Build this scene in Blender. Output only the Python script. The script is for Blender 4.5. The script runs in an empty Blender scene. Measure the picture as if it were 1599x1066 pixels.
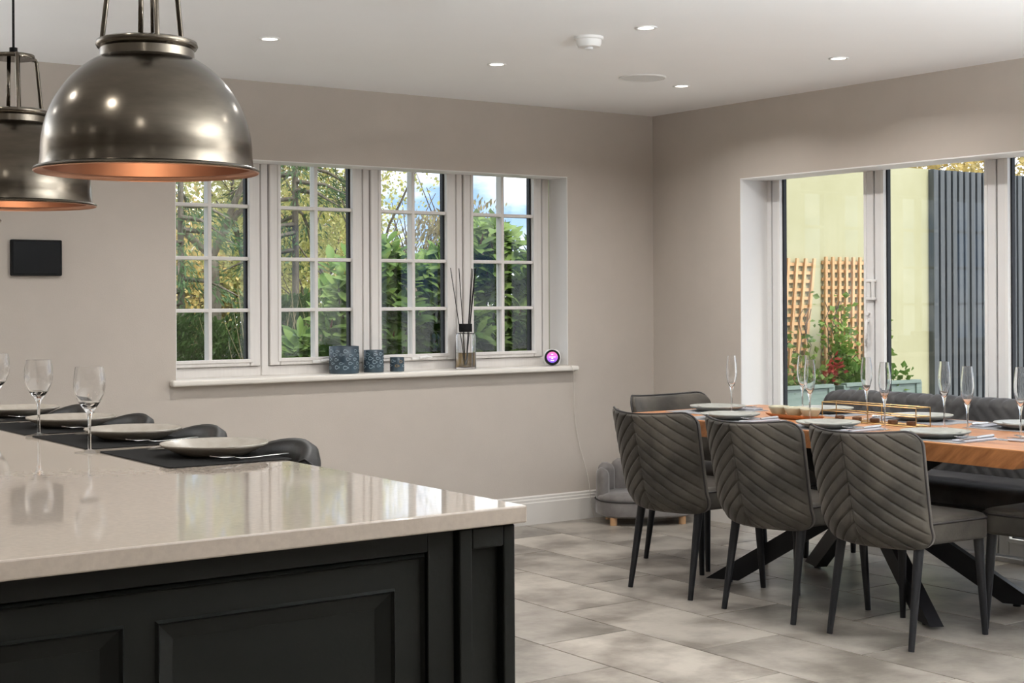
import bpy, bmesh, math, random
from mathutils import Vector, Matrix
R = math.radians
random.seed(7)
S = bpy.context.scene
COL = S.collection

# ------------------------------------------------------------------ camera
cam = bpy.data.objects.new('camera', bpy.data.cameras.new('camera'))
COL.objects.link(cam)
cam.data.sensor_width = 36.0
cam.data.lens = 2303.27 / 1599 * 36.0
cam.data.shift_y = -(533 - 468.15) / 1599
cam.data.clip_start = 0.05
cam.matrix_world = (Matrix.Translation((0, 0, 1.2864)) @ Matrix.Rotation(-0.6194, 4, 'Z')
                    @ Matrix.Rotation(R(90), 4, 'X') @ Matrix.Rotation(-0.0051, 4, 'Z'))
S.camera = cam

# ------------------------------------------------------------------ view, light levels
S.view_settings.view_transform = 'Standard'
S.view_settings.look = 'None'
S.view_settings.gamma = 1.0
S.view_settings.use_curve_mapping = False
S.view_settings.exposure = 0.18
SKY_STRENGTH = 2.3
SUN_STRENGTH = 4.2
DINING_W = 8.8      # far end downlights, raised above the others to brighten that end
ADDED_DOWNLIGHT_W = 3.0      # added downlights out of view, kept weaker
FILL_LAMP_W = (150.0, 90.0, 280.0)  # unseen lamps added as fill, bounced off the ceiling
PENDANT_W = 0.35
S.cycles.use_denoising = True
S.cycles.max_bounces = 10
S.cycles.transparent_max_bounces = 24
S.cycles.transmission_bounces = 12
S.cycles.sample_clamp_indirect = 6.0
S.cycles.caustics_reflective = False
S.cycles.caustics_refractive = False

# ------------------------------------------------------------------ sky: pale blue with broken white cloud
W = bpy.data.worlds.new('sky'); S.world = W; W.use_nodes = True
nt = W.node_tree; nt.nodes.clear()
def N(nt, t, **k):
    n = nt.nodes.new(t)
    for a, b in k.items(): setattr(n, a, b)
    return n
out = N(nt, 'ShaderNodeOutputWorld'); bg = N(nt, 'ShaderNodeBackground')
tc = N(nt, 'ShaderNodeTexCoord'); mp = N(nt, 'ShaderNodeMapping'); nz = N(nt, 'ShaderNodeTexNoise')
mp.inputs['Scale'].default_value = (3, 3, 8); mp.inputs['Location'].default_value = (0.35, 0.2, 0.15)
nz.inputs['Scale'].default_value = 1.6; nz.inputs['Detail'].default_value = 7; nz.inputs['Roughness'].default_value = 0.55
rp = N(nt, 'ShaderNodeValToRGB'); rp.color_ramp.elements[0].position = 0.41; rp.color_ramp.elements[1].position = 0.55
rp.color_ramp.elements[0].color = (0.20, 0.31, 0.50, 1); rp.color_ramp.elements[1].color = (0.86, 0.87, 0.88, 1)
nt.links.new(tc.outputs['Generated'], mp.inputs[0]); nt.links.new(mp.outputs[0], nz.inputs['Vector'])
nt.links.new(nz.outputs['Fac'], rp.inputs[0]); nt.links.new(rp.outputs[0], bg.inputs['Color'])
bg.inputs['Strength'].default_value = SKY_STRENGTH
nt.links.new(bg.outputs[0], out.inputs[0])
# hazy autumn sun, high over the terrace behind the viewer
sun = bpy.data.objects.new('sun', bpy.data.lights.new('sun', 'SUN')); COL.objects.link(sun)
sun.data.energy = SUN_STRENGTH; sun.data.angle = R(24); sun.data.color = (1.0, 0.93, 0.80)
sun.rotation_euler = Vector((0.15, -0.66, 0.80)).to_track_quat('Z', 'Y').to_euler()

# ------------------------------------------------------------------ materials
M = {}
def pm(name, col, rough=0.5, metal=0.0, var=0.0, scale=8.0, stretch=(1, 1, 1), bump=0.0, bscale=60.0,
       spec=0.5, col2=None, sheen=0.0, coat=0.0, trans=0.0, ior=1.45, emit=None, estr=0.0, rand=0.0, detail=5.0, sheen_tint=None):
    m = bpy.data.materials.new(name); m.use_nodes = True
    t = m.node_tree; b = t.nodes['Principled BSDF']
    b.inputs['Roughness'].default_value = rough; b.inputs['Metallic'].default_value = metal
    b.inputs['Specular IOR Level'].default_value = spec; b.inputs['IOR'].default_value = ior
    b.inputs['Transmission Weight'].default_value = trans
    b.inputs['Sheen Weight'].default_value = sheen
    if sheen: b.inputs['Sheen Roughness'].default_value = 0.35
    if sheen_tint: b.inputs['Sheen Tint'].default_value = (*sheen_tint, 1)
    b.inputs['Coat Weight'].default_value = coat
    if emit: b.inputs['Emission Color'].default_value = (*emit, 1); b.inputs['Emission Strength'].default_value = estr
    co = N(t, 'ShaderNodeTexCoord'); ma = N(t, 'ShaderNodeMapping'); ma.inputs['Scale'].default_value = stretch
    t.links.new(co.outputs['Object'], ma.inputs[0])
    oi = N(t, 'ShaderNodeObjectInfo')
    if rand:
        mu = N(t, 'ShaderNodeMath', operation='MULTIPLY'); mu.inputs[1].default_value = 37.0
        cb = N(t, 'ShaderNodeCombineXYZ'); t.links.new(oi.outputs['Random'], mu.inputs[0])
        for k in range(3): t.links.new(mu.outputs[0], cb.inputs[k])
        t.links.new(cb.outputs[0], ma.inputs['Location'])
    if var or col2:
        n = N(t, 'ShaderNodeTexNoise'); n.inputs['Scale'].default_value = scale; n.inputs['Detail'].default_value = detail
        n.inputs['Roughness'].default_value = 0.6
        t.links.new(ma.outputs[0], n.inputs['Vector'])
        r = N(t, 'ShaderNodeValToRGB'); r.color_ramp.elements[0].position = 0.32; r.color_ramp.elements[1].position = 0.68
        c2 = col2 or tuple(min(1, c * (1 + var)) for c in col); c1 = col if col2 else tuple(c * (1 - var) for c in col)
        r.color_ramp.elements[0].color = (*c1, 1); r.color_ramp.elements[1].color = (*c2, 1)
        t.links.new(n.outputs['Fac'], r.inputs[0]); src = r.outputs[0]
        if rand:
            h = N(t, 'ShaderNodeHueSaturation'); mr = N(t, 'ShaderNodeMapRange')
            mr.inputs['To Min'].default_value = 1 - rand; mr.inputs['To Max'].default_value = 1 + rand
            t.links.new(oi.outputs['Random'], mr.inputs[0]); t.links.new(mr.outputs[0], h.inputs['Value'])
            t.links.new(src, h.inputs['Color']); src = h.outputs[0]
        t.links.new(src, b.inputs['Base Color'])
    else:
        b.inputs['Base Color'].default_value = (*col, 1)
    if bump:
        n2 = N(t, 'ShaderNodeTexNoise'); n2.inputs['Scale'].default_value = bscale; n2.inputs['Detail'].default_value = 3
        t.links.new(ma.outputs[0], n2.inputs['Vector'])
        bp = N(t, 'ShaderNodeBump'); bp.inputs['Strength'].default_value = bump; bp.inputs['Distance'].default_value = 0.01
        t.links.new(n2.outputs['Fac'], bp.inputs['Height']); t.links.new(bp.outputs[0], b.inputs['Normal'])
    M[name] = m; return m

pm('wall_paint', (0.475, 0.425, 0.375), 0.85, var=0.03, scale=3, bump=0.08, bscale=220, spec=0.2)
pm('ceiling_paint', (0.89, 0.89, 0.89), 0.9, var=0.01, scale=2, bump=0.04, bscale=200, spec=0.2)
pm('reveal_paint', (0.80, 0.79, 0.78), 0.6, var=0.01, scale=4, spec=0.3)
pm('upvc', (0.70, 0.67, 0.64), 0.42, var=0.04, scale=2, stretch=(40, 40, 1), spec=0.4)
pm('door_upvc', (0.72, 0.71, 0.70), 0.4, var=0.02, scale=6, spec=0.4)
pm('gasket', (0.006, 0.007, 0.01), 0.6)
pm('sill_paint', (0.72, 0.68, 0.62), 0.3, var=0.02, scale=4)
pm('skirting_paint', (0.62, 0.59, 0.55), 0.45, var=0.02, scale=5)
pm('stone_tile', (0.150, 0.130, 0.109), 0.33, scale=3.6, col2=(0.335, 0.302, 0.26), rand=0.22, bump=0.12, bscale=26, detail=9, spec=0.4)
pm('grout', (0.03, 0.026, 0.022), 0.9, var=0.1)
pm('quartz', (0.47, 0.40, 0.335), 0.045, var=0.05, scale=90, spec=0.6, detail=3)
pm('cabinet_paint', (0.0055, 0.006, 0.005), 0.42, var=0.12, scale=6, bump=0.03, bscale=120, spec=0.18)
pm('velvet', (0.016, 0.014, 0.0115), 0.7, scale=4.0, col2=(0.076, 0.066, 0.053), sheen=0.14, bump=0.05, bscale=90, spec=0.25, sheen_tint=(0.8, 0.75, 0.7))
pm('velvet_light', (0.11, 0.10, 0.095), 0.7, scale=6, col2=(0.21, 0.195, 0.185), sheen=0.5, bump=0.05, bscale=90, spec=0.2)
pm('bench_velvet', (0.026, 0.025, 0.025), 0.7, scale=5, col2=(0.065, 0.062, 0.060), sheen=0.2, bump=0.05, bscale=90, spec=0.25, sheen_tint=(0.75, 0.78, 0.9))
pm('piping', (0.018, 0.015, 0.014), 0.6, var=0.1)
pm('black_metal', (0.006, 0.006, 0.007), 0.42, var=0.1, spec=0.3)
pm('stool_leather', (0.0065, 0.006, 0.0055), 0.45, spec=0.22, var=0.15, scale=14, bump=0.06, bscale=160)
pm('table_wood', (0.27, 0.10, 0.035), 0.33, scale=3.0, stretch=(9, 1.0, 4), col2=(0.52, 0.235, 0.095), bump=0.05, bscale=30, detail=9)
pm('edge_wood', (0.24, 0.085, 0.028), 0.4, scale=5.0, stretch=(1, 2.2, 2.2), col2=(0.50, 0.215, 0.08), bump=0.05, bscale=30, detail=9)
pm('pale_wood', (0.52, 0.30, 0.15), 0.5, scale=6, stretch=(6, 1, 1), col2=(0.66, 0.42, 0.24))
pm('tray_wood', (0.40, 0.17, 0.07), 0.45, scale=8, stretch=(5, 1, 1), col2=(0.55, 0.27, 0.12))
pm('dark_wood', (0.10, 0.045, 0.02), 0.5, var=0.3, scale=20)
pm('brass', (0.40, 0.27, 0.12), 0.3, metal=1.0, var=0.1)
pm('stoneware', (0.35, 0.31, 0.26), 0.22, scale=30, col2=(0.42, 0.375, 0.32))
pm('grey_stoneware', (0.24, 0.24, 0.215), 0.3, scale=25, col2=(0.33, 0.33, 0.30))
pm('cream_glaze', (0.42, 0.39, 0.28), 0.3, var=0.06, scale=20)
pm('dark_mat', (0.009, 0.0084, 0.0078), 0.85, spec=0.12, var=0.25, scale=150, bump=0.3, bscale=400)
pm('grey_mat', (0.22, 0.225, 0.235), 0.75, var=0.1, scale=120, bump=0.3, bscale=400)
pm('napkin_cloth', (0.42, 0.42, 0.46), 0.85, var=0.05, scale=30)
pm('steel', (0.55, 0.54, 0.52), 0.2, metal=1.0)
pm('dark_steel', (0.16, 0.15, 0.14), 0.25, metal=1.0)
pm('antique_metal', (0.080, 0.068, 0.053), 0.2, metal=1.0, scale=5, col2=(0.135, 0.115, 0.09), stretch=(1, 1, 4))
pm('copper_inside', (0.42, 0.235, 0.16), 0.4, metal=1.0, var=0.08, scale=6)
pm('bulb', (0.9, 0.8, 0.7), 0.4, emit=(1.0, 0.72, 0.48), estr=1.6)
pm('fitting_white', (0.78, 0.77, 0.75), 0.4)
pm('lens', (0.9, 0.9, 0.88), 0.4, emit=(1.0, 0.95, 0.88), estr=9.0)
pm('speaker_mesh', (0.70, 0.70, 0.69), 0.7, var=0.05, scale=300)
pm('black_gloss', (0.003, 0.003, 0.0035), 0.25, spec=0.15)
pm('black_matt', (0.006, 0.006, 0.006), 0.7, spec=0.2)
pm('drink_glass', (1, 1, 1), 0.0, trans=1.0, ior=1.46)
pm('oil', (0.62, 0.42, 0.14), 0.05, trans=0.75, ior=1.33)
pm('blue_print', (0.022, 0.036, 0.05), 0.25, scale=9, col2=(0.06, 0.095, 0.12))
pm('fish_print', (0.20, 0.265, 0.30), 0.4, var=0.2, scale=60)
pm('fish_amber', (0.22, 0.155, 0.07), 0.4, var=0.2, scale=60)
pm('cable', (0.62, 0.58, 0.52), 0.5)
pm('yellow_render', (0.35, 0.34, 0.205), 0.9, scale=1.3, col2=(0.41, 0.40, 0.27), bump=0.05, bscale=120)
pm('cladding_grey', (0.055, 0.063, 0.07), 0.55, scale=3, stretch=(14, 14, 1), col2=(0.095, 0.103, 0.108), bump=0.05)
pm('cladding_back', (0.02, 0.024, 0.028), 0.8)
pm('cedar_slat', (0.48, 0.27, 0.13), 0.6, scale=5, stretch=(8, 8, 1), col2=(0.68, 0.45, 0.25))
pm('planter_green', (0.115, 0.165, 0.15), 0.6, scale=5, stretch=(1, 1, 8), col2=(0.18, 0.235, 0.215))
pm('soil', (0.04, 0.03, 0.022), 0.95, var=0.3, scale=30)
pm('paver', (0.42, 0.41, 0.39), 0.7, scale=6, col2=(0.58, 0.57, 0.55), rand=0.1)
pm('lawn_grass', (0.10, 0.13, 0.035), 0.9, scale=3, col2=(0.24, 0.25, 0.09), bump=0.3, bscale=80)
pm('bark', (0.065, 0.052, 0.04), 0.9, scale=6, stretch=(4, 4, 1), col2=(0.17, 0.15, 0.12), bump=0.4, bscale=30)
r_ = [n_ for n_ in M['stone_tile'].node_tree.nodes if n_.type == 'VALTORGB'][0].color_ramp; r_.elements[0].position = 0.38; r_.elements[1].position = 0.62
em = M['edge_wood'].node_tree.nodes['Mapping']; em.vector_type = 'TEXTURE'; em.inputs['Rotation'].default_value = (R(55), 0, 0); em.inputs['Scale'].default_value = (1.0, 0.13, 0.9)
def leafmat(name, c1, c2, rough=0.45, transl=0.35):
    c1 = tuple(0.80 * c for c in c1); c2 = tuple(0.80 * c for c in c2)
    m = pm(name, c1, rough, scale=2.5, col2=c2, rand=0.25, spec=0.25)
    t = m.node_tree; b = t.nodes['Principled BSDF']; o = t.nodes['Material Output']
    tr = N(t, 'ShaderNodeBsdfTranslucent'); mx = N(t, 'ShaderNodeMixShader'); mx.inputs[0].default_value = transl
    src = b.inputs['Base Color'].links[0].from_socket
    t.links.new(src, tr.inputs[0]); t.links.new(b.outputs[0], mx.inputs[1]); t.links.new(tr.outputs[0], mx.inputs[2])
    t.links.new(mx.outputs[0], o.inputs[0])
leafmat('laurel_leaf', (0.15, 0.28, 0.05), (0.40, 0.56, 0.18), 0.45)
leafmat('laurel_dark', (0.07, 0.15, 0.03), (0.20, 0.33, 0.09), 0.45)
leafmat('conifer_needle', (0.055, 0.115, 0.05), (0.15, 0.24, 0.11), 0.6)
leafmat('hedge_leaf', (0.05, 0.11, 0.03), (0.15, 0.25, 0.075), 0.5)
leafmat('autumn_leaf', (0.58, 0.40, 0.12), (0.85, 0.70, 0.32), 0.6)
leafmat('yellowgreen_leaf', (0.46, 0.48, 0.15), (0.80, 0.76, 0.36), 0.6)
leafmat('climber_leaf', (0.10, 0.22, 0.04), (0.34, 0.48, 0.13), 0.45)
leafmat('red_leaf', (0.28, 0.04, 0.04), (0.45, 0.09, 0.07), 0.5)
leafmat('brown_leaf', (0.16, 0.06, 0.045), (0.30, 0.15, 0.10), 0.5)
leafmat('dry_stem', (0.42, 0.36, 0.20), (0.60, 0.53, 0.34), 0.8)

def thin_sheet(name, tint, f0):
    """thin clear glass: straight-through transparency plus a Schlick mirror reflection, the same from both sides"""
    m = bpy.data.materials.new(name); m.use_nodes = True; t = m.node_tree; t.nodes.clear()
    o = N(t, 'ShaderNodeOutputMaterial'); mx = N(t, 'ShaderNodeMixShader'); tr = N(t, 'ShaderNodeBsdfTransparent')
    gl = N(t, 'ShaderNodeBsdfGlossy'); lw = N(t, 'ShaderNodeLayerWeight'); lw.inputs[0].default_value = 0.5
    pw = N(t, 'ShaderNodeMath', operation='POWER'); pw.inputs[1].default_value = 5.0
    ma = N(t, 'ShaderNodeMath', operation='MULTIPLY_ADD'); ma.inputs[1].default_value = 1 - f0; ma.inputs[2].default_value = f0
    gl.inputs['Roughness'].default_value = 0.0; tr.inputs[0].default_value = (*tint, 1)
    t.links.new(lw.outputs['Facing'], pw.inputs[0]); t.links.new(pw.outputs[0], ma.inputs[0]); t.links.new(ma.outputs[0], mx.inputs[0])
    t.links.new(tr.outputs[0], mx.inputs[1]); t.links.new(gl.outputs[0], mx.inputs[2]); t.links.new(mx.outputs[0], o.inputs[0]); M[name] = m
thin_sheet('window_glass', (0.985, 0.992, 0.99), 0.025)
thin_sheet('thin_glass', (0.955, 0.96, 0.955), 0.07)
def screen_material():
    m = bpy.data.materials.new('gradient_screen'); m.use_nodes = True; t = m.node_tree; b = t.nodes['Principled BSDF']
    co = N(t, 'ShaderNodeTexCoord'); sp = N(t, 'ShaderNodeSeparateXYZ'); mr = N(t, 'ShaderNodeMapRange')
    mr.inputs[1].default_value = -0.032; mr.inputs[2].default_value = 0.032
    r = N(t, 'ShaderNodeValToRGB'); r.color_ramp.elements[0].color = (0.10, 0.06, 0.55, 1); r.color_ramp.elements[1].color = (0.75, 0.12, 0.30, 1)
    e = r.color_ramp.elements.new(0.5); e.color = (0.45, 0.10, 0.55, 1)
    t.links.new(co.outputs['Object'], sp.inputs[0]); t.links.new(sp.outputs[2], mr.inputs[0]); t.links.new(mr.outputs[0], r.inputs[0])
    t.links.new(r.outputs[0], b.inputs['Base Color']); t.links.new(r.outputs[0], b.inputs['Emission Color'])
    b.inputs['Emission Strength'].default_value = 0.7; b.inputs['Roughness'].default_value = 0.2; M['gradient_screen'] = m
screen_material()
pm('screen_text', (0.9, 0.85, 0.9), 0.5, emit=(1, 0.9, 0.95), estr=0.9)

# ------------------------------------------------------------------ mesh helpers
class MB:
    def __init__(s): s.v = []; s.f = []
    def add(s, vs, fs):
        o = len(s.v); s.v += [tuple(v) for v in vs]; s.f += [tuple(i + o for i in f) for f in fs]; return s
    def box(s, x0, x1, y0, y1, z0, z1):
        return s.add([(x0, y0, z0), (x1, y0, z0), (x1, y1, z0), (x0, y1, z0), (x0, y0, z1), (x1, y0, z1), (x1, y1, z1), (x0, y1, z1)],
                     [(0, 3, 2, 1), (4, 5, 6, 7), (0, 1, 5, 4), (1, 2, 6, 5), (2, 3, 7, 6), (3, 0, 4, 7)])
    def lathe(s, prof, n=32, c=(0, 0, 0), closed=False, sx=1.0, sy=1.0):
        vs = []; fs = []; k = len(prof)
        for i in range(n):
            a = 2 * math.pi * i / n; ca, sa = math.cos(a), math.sin(a)
            for r, z in prof: vs.append((c[0] + r * ca * sx, c[1] + r * sa * sy, c[2] + z))
        for i in range(n):
            j = (i + 1) % n
            for q in range(k if closed else k - 1):
                q2 = (q + 1) % k
                fs.append((i * k + q, j * k + q, j * k + q2, i * k + q2))
        return s.add(vs, fs)
    def tube(s, pts, r, n=8, caps=True, loop=False):
        pts = [Vector(p) for p in pts]; m = len(pts)
        rs = r if isinstance(r, (list, tuple)) else [r] * m
        vs = []; fs = []; up = None
        for i, p in enumerate(pts):
            if loop: d = (pts[(i + 1) % m] - pts[i - 1])
            else: d = (pts[min(i + 1, m - 1)] - pts[max(i - 1, 0)])
            d = d.normalized() if d.length > 1e-9 else Vector((0, 0, 1))
            if up is None: up = Vector((0, 0, 1)) if abs(d.z) < 0.9 else Vector((1, 0, 0))
            a = d.cross(up)
            if a.length < 1e-6: a = d.cross(Vector((0.3, 1, 0.2)))
            a.normalize(); b = a.cross(d).normalized(); up = b
            for k in range(n):
                t = 2 * math.pi * k / n
                vs.append(p + (a * math.cos(t) + b * math.sin(t)) * rs[i])
        for i in range(m if loop else m - 1):
            i2 = (i + 1) % m
            for k in range(n):
                k2 = (k + 1) % n
                fs.append((i * n + k, i * n + k2, i2 * n + k2, i2 * n + k))
        if caps and not loop:
            fs.append(tuple(range(n - 1, -1, -1))); fs.append(tuple((m - 1) * n + k for k in range(n)))
        return s.add(vs, fs)
    def bar(s, p, q, w, h, up=(0, 0, 1)):
        p = Vector(p); q = Vector(q); d = (q - p).normalized(); a = d.cross(Vector(up)).normalized(); b = a.cross(d).normalized()
        vs = [e + a * (i * w / 2) + b * (j * h / 2) for e in (p, q) for i, j in ((-1, -1), (1, -1), (1, 1), (-1, 1))]
        return s.add(vs, [(3, 2, 1, 0), (4, 5, 6, 7), (0, 1, 5, 4), (1, 2, 6, 5), (2, 3, 7, 6), (3, 0, 4, 7)])
    def prism(s, poly, z0, z1, axis='z'):
        n = len(poly)
        f3 = {'z': lambda a, b, c: (a, b, c), 'y': lambda a, b, c: (a, c, b), 'x': lambda a, b, c: (c, a, b)}[axis]
        vs = [f3(a, b, z0) for a, b in poly] + [f3(a, b, z1) for a, b in poly]
        return s.add(vs, [tuple(range(n - 1, -1, -1)), tuple(range(n, 2 * n))] + [(i, (i + 1) % n, (i + 1) % n + n, i + n) for i in range(n)])
    def mesh(s, name, smooth=False, fix=True):
        me = bpy.data.meshes.new(name); me.from_pydata(s.v, [], s.f)
        if fix and len(s.f) < 30000:
            bm = bmesh.new(); bm.from_mesh(me); bmesh.ops.recalc_face_normals(bm, faces=bm.faces); bm.to_mesh(me); bm.free()
        if smooth: me.polygons.foreach_set('use_smooth', [True] * len(me.polygons))
        me.update(); return me

def link(name, me, mat, parent=None, loc=(0, 0, 0), rz=0.0, bev=0.0, smooth=False, seg=2):
    o = bpy.data.objects.new(name, me)
    if mat and not me.materials: me.materials.append(M[mat])
    COL.objects.link(o); o.parent = parent; o.location = loc; o.rotation_euler = (0, 0, rz)
    if bev:
        b = o.modifiers.new('bevel', 'BEVEL'); b.width = bev; b.segments = seg; b.limit_method = 'ANGLE'; b.angle_limit = R(40)
        if smooth is False: b.harden_normals = False
    return o
def part(name, mb, mat, parent=None, loc=(0, 0, 0), rz=0.0, bev=0.0, smooth=False, seg=2, angle=None):
    me = mb.mesh(name, smooth)
    if smooth and angle:
        me.set_sharp_from_angle(angle=R(angle))
    return link(name, me, mat, parent, loc, rz, bev, smooth, seg)
def tag(o, label, cat, group=None, kind=None):
    if label: o['label'] = label
    if cat: o['category'] = cat
    if group: o['group'] = group
    if kind: o['kind'] = kind
    return o
def thing(name, label, cat, loc=(0, 0, 0), rz=0.0, group=None):
    o = bpy.data.objects.new(name, None); COL.objects.link(o); o.location = loc; o.rotation_euler = (0, 0, rz)
    o.empty_display_size = 0.1
    return tag(o, label, cat, group)
def struct(name, mb, mat, label=None, **k):
    o = part(name, mb, mat, **k); o['kind'] = 'structure'
    o['label'] = label or name.replace('_', ' ')
    return o
KIDS = {}
def copy_tree(o, parent=None):
    c = o.copy(); COL.objects.link(c); c.parent = parent
    for ch in [x for x in list(COL.objects) if x.parent == o and x.type != 'LIGHT']: copy_tree(ch, c)
    return c
def dup(o, loc, rz, label, group=None):
    c = copy_tree(o); c.location = loc; c.rotation_euler = (0, 0, rz); c['label'] = label
    if group: c['group'] = group
    return c
def rounded_rect(x0, x1, y0, y1, r, n=5):
    p = []
    for cx, cy, a0 in ((x1 - r, y1 - r, 0), (x0 + r, y1 - r, 90), (x0 + r, y0 + r, 180), (x1 - r, y0 + r, 270)):
        for i in range(n + 1):
            a = R(a0 + 90 * i / n); p.append((cx + r * math.cos(a), cy + r * math.sin(a)))
    return p

# ================================================================== room shell
XR, YB, ZC = 5.926, 6.826, 2.40
XL, YF = -2.6, -2.3
WX0, WX1, WZ0, WZ1 = 2.848, 5.269, 0.885, 2.003     # window opening on the inner face of the back wall
DY0, DY1, DZ1 = 0.62, 6.073, 1.970                  # bifold opening in the right wall
# floor with its tiles
floor = struct('floor', MB().box(XL, XR + 0.22, YF, YB + 0.1, -0.12, -0.004), 'grout', 'grey beige stone tile floor of the kitchen diner')
TL, TW, G = 0.818, 0.4155, 0.0065
tile_me = {}
def tile_mesh(w, l):
    k = (round(w, 3), round(l, 3))
    if k not in tile_me:
        c = 0.0008
        mb = MB(); x, y = w / 2, l / 2
        vs = [(-x, -y, -0.012), (x, -y, -0.012), (x, y, -0.012), (-x, y, -0.012), (-x, -y, -c), (x, -y, -c), (x, y, -c), (-x, y, -c),
              (-x + c, -y + c, 0), (x - c, -y + c, 0), (x - c, y - c, 0), (-x + c, y - c, 0)]
        fs = [(0, 1, 5, 4), (1, 2, 6, 5), (2, 3, 7, 6), (3, 0, 4, 7), (4, 5, 9, 8), (5, 6, 10, 9), (6, 7, 11, 10), (7, 4, 8, 11), (8, 9, 10, 11)]
        mb.add(vs, fs); tile_me[k] = mb.mesh('tile'); tile_me[k].materials.append(M['stone_tile'])
    return tile_me[k]
ix0 = int(math.floor((1.0 - 4.11) / TW))
for ix in range(ix0, 6):
    x0, x1 = 4.11 + ix * TW, 4.11 + (ix + 1) * TW
    x1 = min(x1, XR + 0.2)
    if x1 - x0 < 0.05: continue
    yj = 4.42 if ix % 2 == 0 else 4.42 - TL / 2
    for iy in range(-5, 5):
        y0, y1 = yj + iy * TL, yj + (iy + 1) * TL
        y1 = min(y1, YB)
        if y1 - y0 < 0.05 or y1 < 0.6: continue
        link('tile', tile_mesh(x1 - x0 - G, y1 - y0 - G), None, floor, ((x0 + x1) / 2, (y0 + y1) / 2, 0))
part('plain_tiling', MB().box(XL, 4.11 + ix0 * TW, YF, YB, -0.012, 0).box(4.11 + ix0 * TW, XR, YF, 0.3, -0.012, 0), 'stone_tile', floor)

struct('ceiling', MB().box(XL - 0.2, XR + 0.2, YF - 0.2, YB + 0.17, ZC, ZC + 0.15), 'ceiling_paint', 'flat white ceiling above the kitchen diner')
TB = 0.174
mb = MB().box(XL - 0.2, WX0, YB, YB + TB, -0.1, ZC).box(WX1, XR + 0.2, YB, YB + TB, -0.1, ZC)
mb.box(WX0, WX1, YB, YB + TB, -0.1, WZ0).box(WX0, WX1, YB, YB + TB, WZ1, ZC)
wall_back = struct('wall_back', mb, 'wall_paint', 'taupe painted wall holding the long garden window')
mb = MB().box(XL - 0.2, WX0 - 0.1, YB + TB, YB + TB + 0.14, -0.1, 2.56).box(WX1 + 0.06, XR + 0.36, YB + TB, YB + TB + 0.14, -0.1, 2.56)
mb.box(WX0 - 0.1, WX1 + 0.06, YB + TB, YB + TB + 0.14, -0.1, 0.83).box(WX0 - 0.1, WX1 + 0.06, YB + TB, YB + TB + 0.14, 2.16, 2.56)
part('outer_leaf', mb, 'yellow_render', wall_back)
mb = MB().box(WX1 - 0.004, WX1 + 0.001, YB + 0.002, YB + TB, WZ0, WZ1).box(WX0 - 0.001, WX0 + 0.004, YB + 0.002, YB + TB, WZ0, WZ1)
mb.box(WX0, WX1, YB + 0.002, YB + TB, WZ1 - 0.004, WZ1 + 0.001)
part('window_reveal', mb, 'reveal_paint', wall_back)
TR = 0.21
mb = MB().box(XR, XR + TR, DY1, YB, -0.1, ZC).box(XR, XR + TR, YF - 0.2, DY0, -0.1, ZC).box(XR, XR + TR, DY0, DY1, DZ1, ZC)
wall_right = struct('wall_right', mb, 'wall_paint', 'taupe painted wall above and beside the folding glass doors')
mb = MB().box(XR + TR, XR + TR + 0.14, DY1 + 0.02, YB + TB, -0.1, 2.56).box(XR + TR, XR + TR + 0.14, YF, DY0 - 0.02, -0.1, 2.56).box(XR + TR, XR + TR + 0.14, DY0 - 0.02, DY1 + 0.02, 2.10, 2.56)
part('outer_leaf', mb, 'yellow_render', wall_right)
mb = MB().box(XR + 0.001, XR + TR, DY1 - 0.004, DY1 + 0.001, 0, DZ1).box(XR + 0.001, XR + TR, DY0, DY1, DZ1 - 0.006, DZ1 + 0.001)
part('door_reveal', mb, 'reveal_paint', wall_right)
struct('wall_left', MB().box(XL - 0.2, XL, YF - 0.2, YB, -0.1, ZC), 'wall_paint', 'plain taupe wall on the kitchen side')
struct('wall_front', MB().box(XL, XR, YF - 0.2, YF, -0.1, ZC), 'wall_paint', 'plain taupe wall behind the viewpoint')

def skirting(name, p0, p1, inward, label):
    prof = [(0, 0), (0.018, 0), (0.018, 0.122), (0.014, 0.128), (0.014, 0.140), (0.009, 0.146), (0.009, 0.156), (0.003, 0.163), (0, 0.163)]
    mb = MB(); n = len(prof); vs = []
    for p in (p0, p1):
        for d, h in prof: vs.append((p[0] + inward[0] * d, p[1] + inward[1] * d, h))
    mb.add(vs, [(i, (i + 1) % n, (i + 1) % n + n, i + n) for i in range(n)] + [tuple(range(n)), tuple(range(2 * n - 1, n - 1, -1))])
    return struct(name, mb, 'skirting_paint', label)
skirting('baseboard_back', (XL, YB), (XR, YB), (0, -1), 'off-white moulded skirting under the garden window')
skirting('baseboard_right', (XR, YB - 0.018), (XR, DY1), (-1, 0), 'off-white moulded skirting beside the folding glass doors')

# ------------------------------------------------------------------ window
WY = 7.0
win = bpy.data.objects.new('window_1', None); COL.objects.link(win); win['kind'] = 'structure'
win['label'] = 'long white four light cottage window with glazing bars above the sill'
zb, zt = 0.905, 2.12
P4 = [2.884 + 0.6065 * i for i in range(4)]           # glass left edges
GW = 0.435
mb = MB().box(2.775, 5.262, WY, WY + 0.07, zb - 0.03, zb + 0.045).box(2.775, 5.262, WY, WY + 0.07, zt - 0.05, zt)
mb.box(2.775, 2.815, WY, WY + 0.07, zb, zt).box(P4[3] + GW + 0.075, 5.262, WY, WY + 0.07, zb, zt)
for i in range(3):
    c = P4[i] + GW + 0.0858; mb.box(c - 0.024, c + 0.024, WY, WY + 0.07, zb, zt)
part('outer_frame', mb, 'upvc', win, bev=0.006)
mb = MB()
for i in range(3):
    c = P4[i] + GW + 0.0858
    mb.prism([(c - 0.017, WY - 0.012), (c + 0.017, WY - 0.012), (c + 0.022, WY), (c - 0.022, WY)], zb - 0.002, zt)
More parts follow.
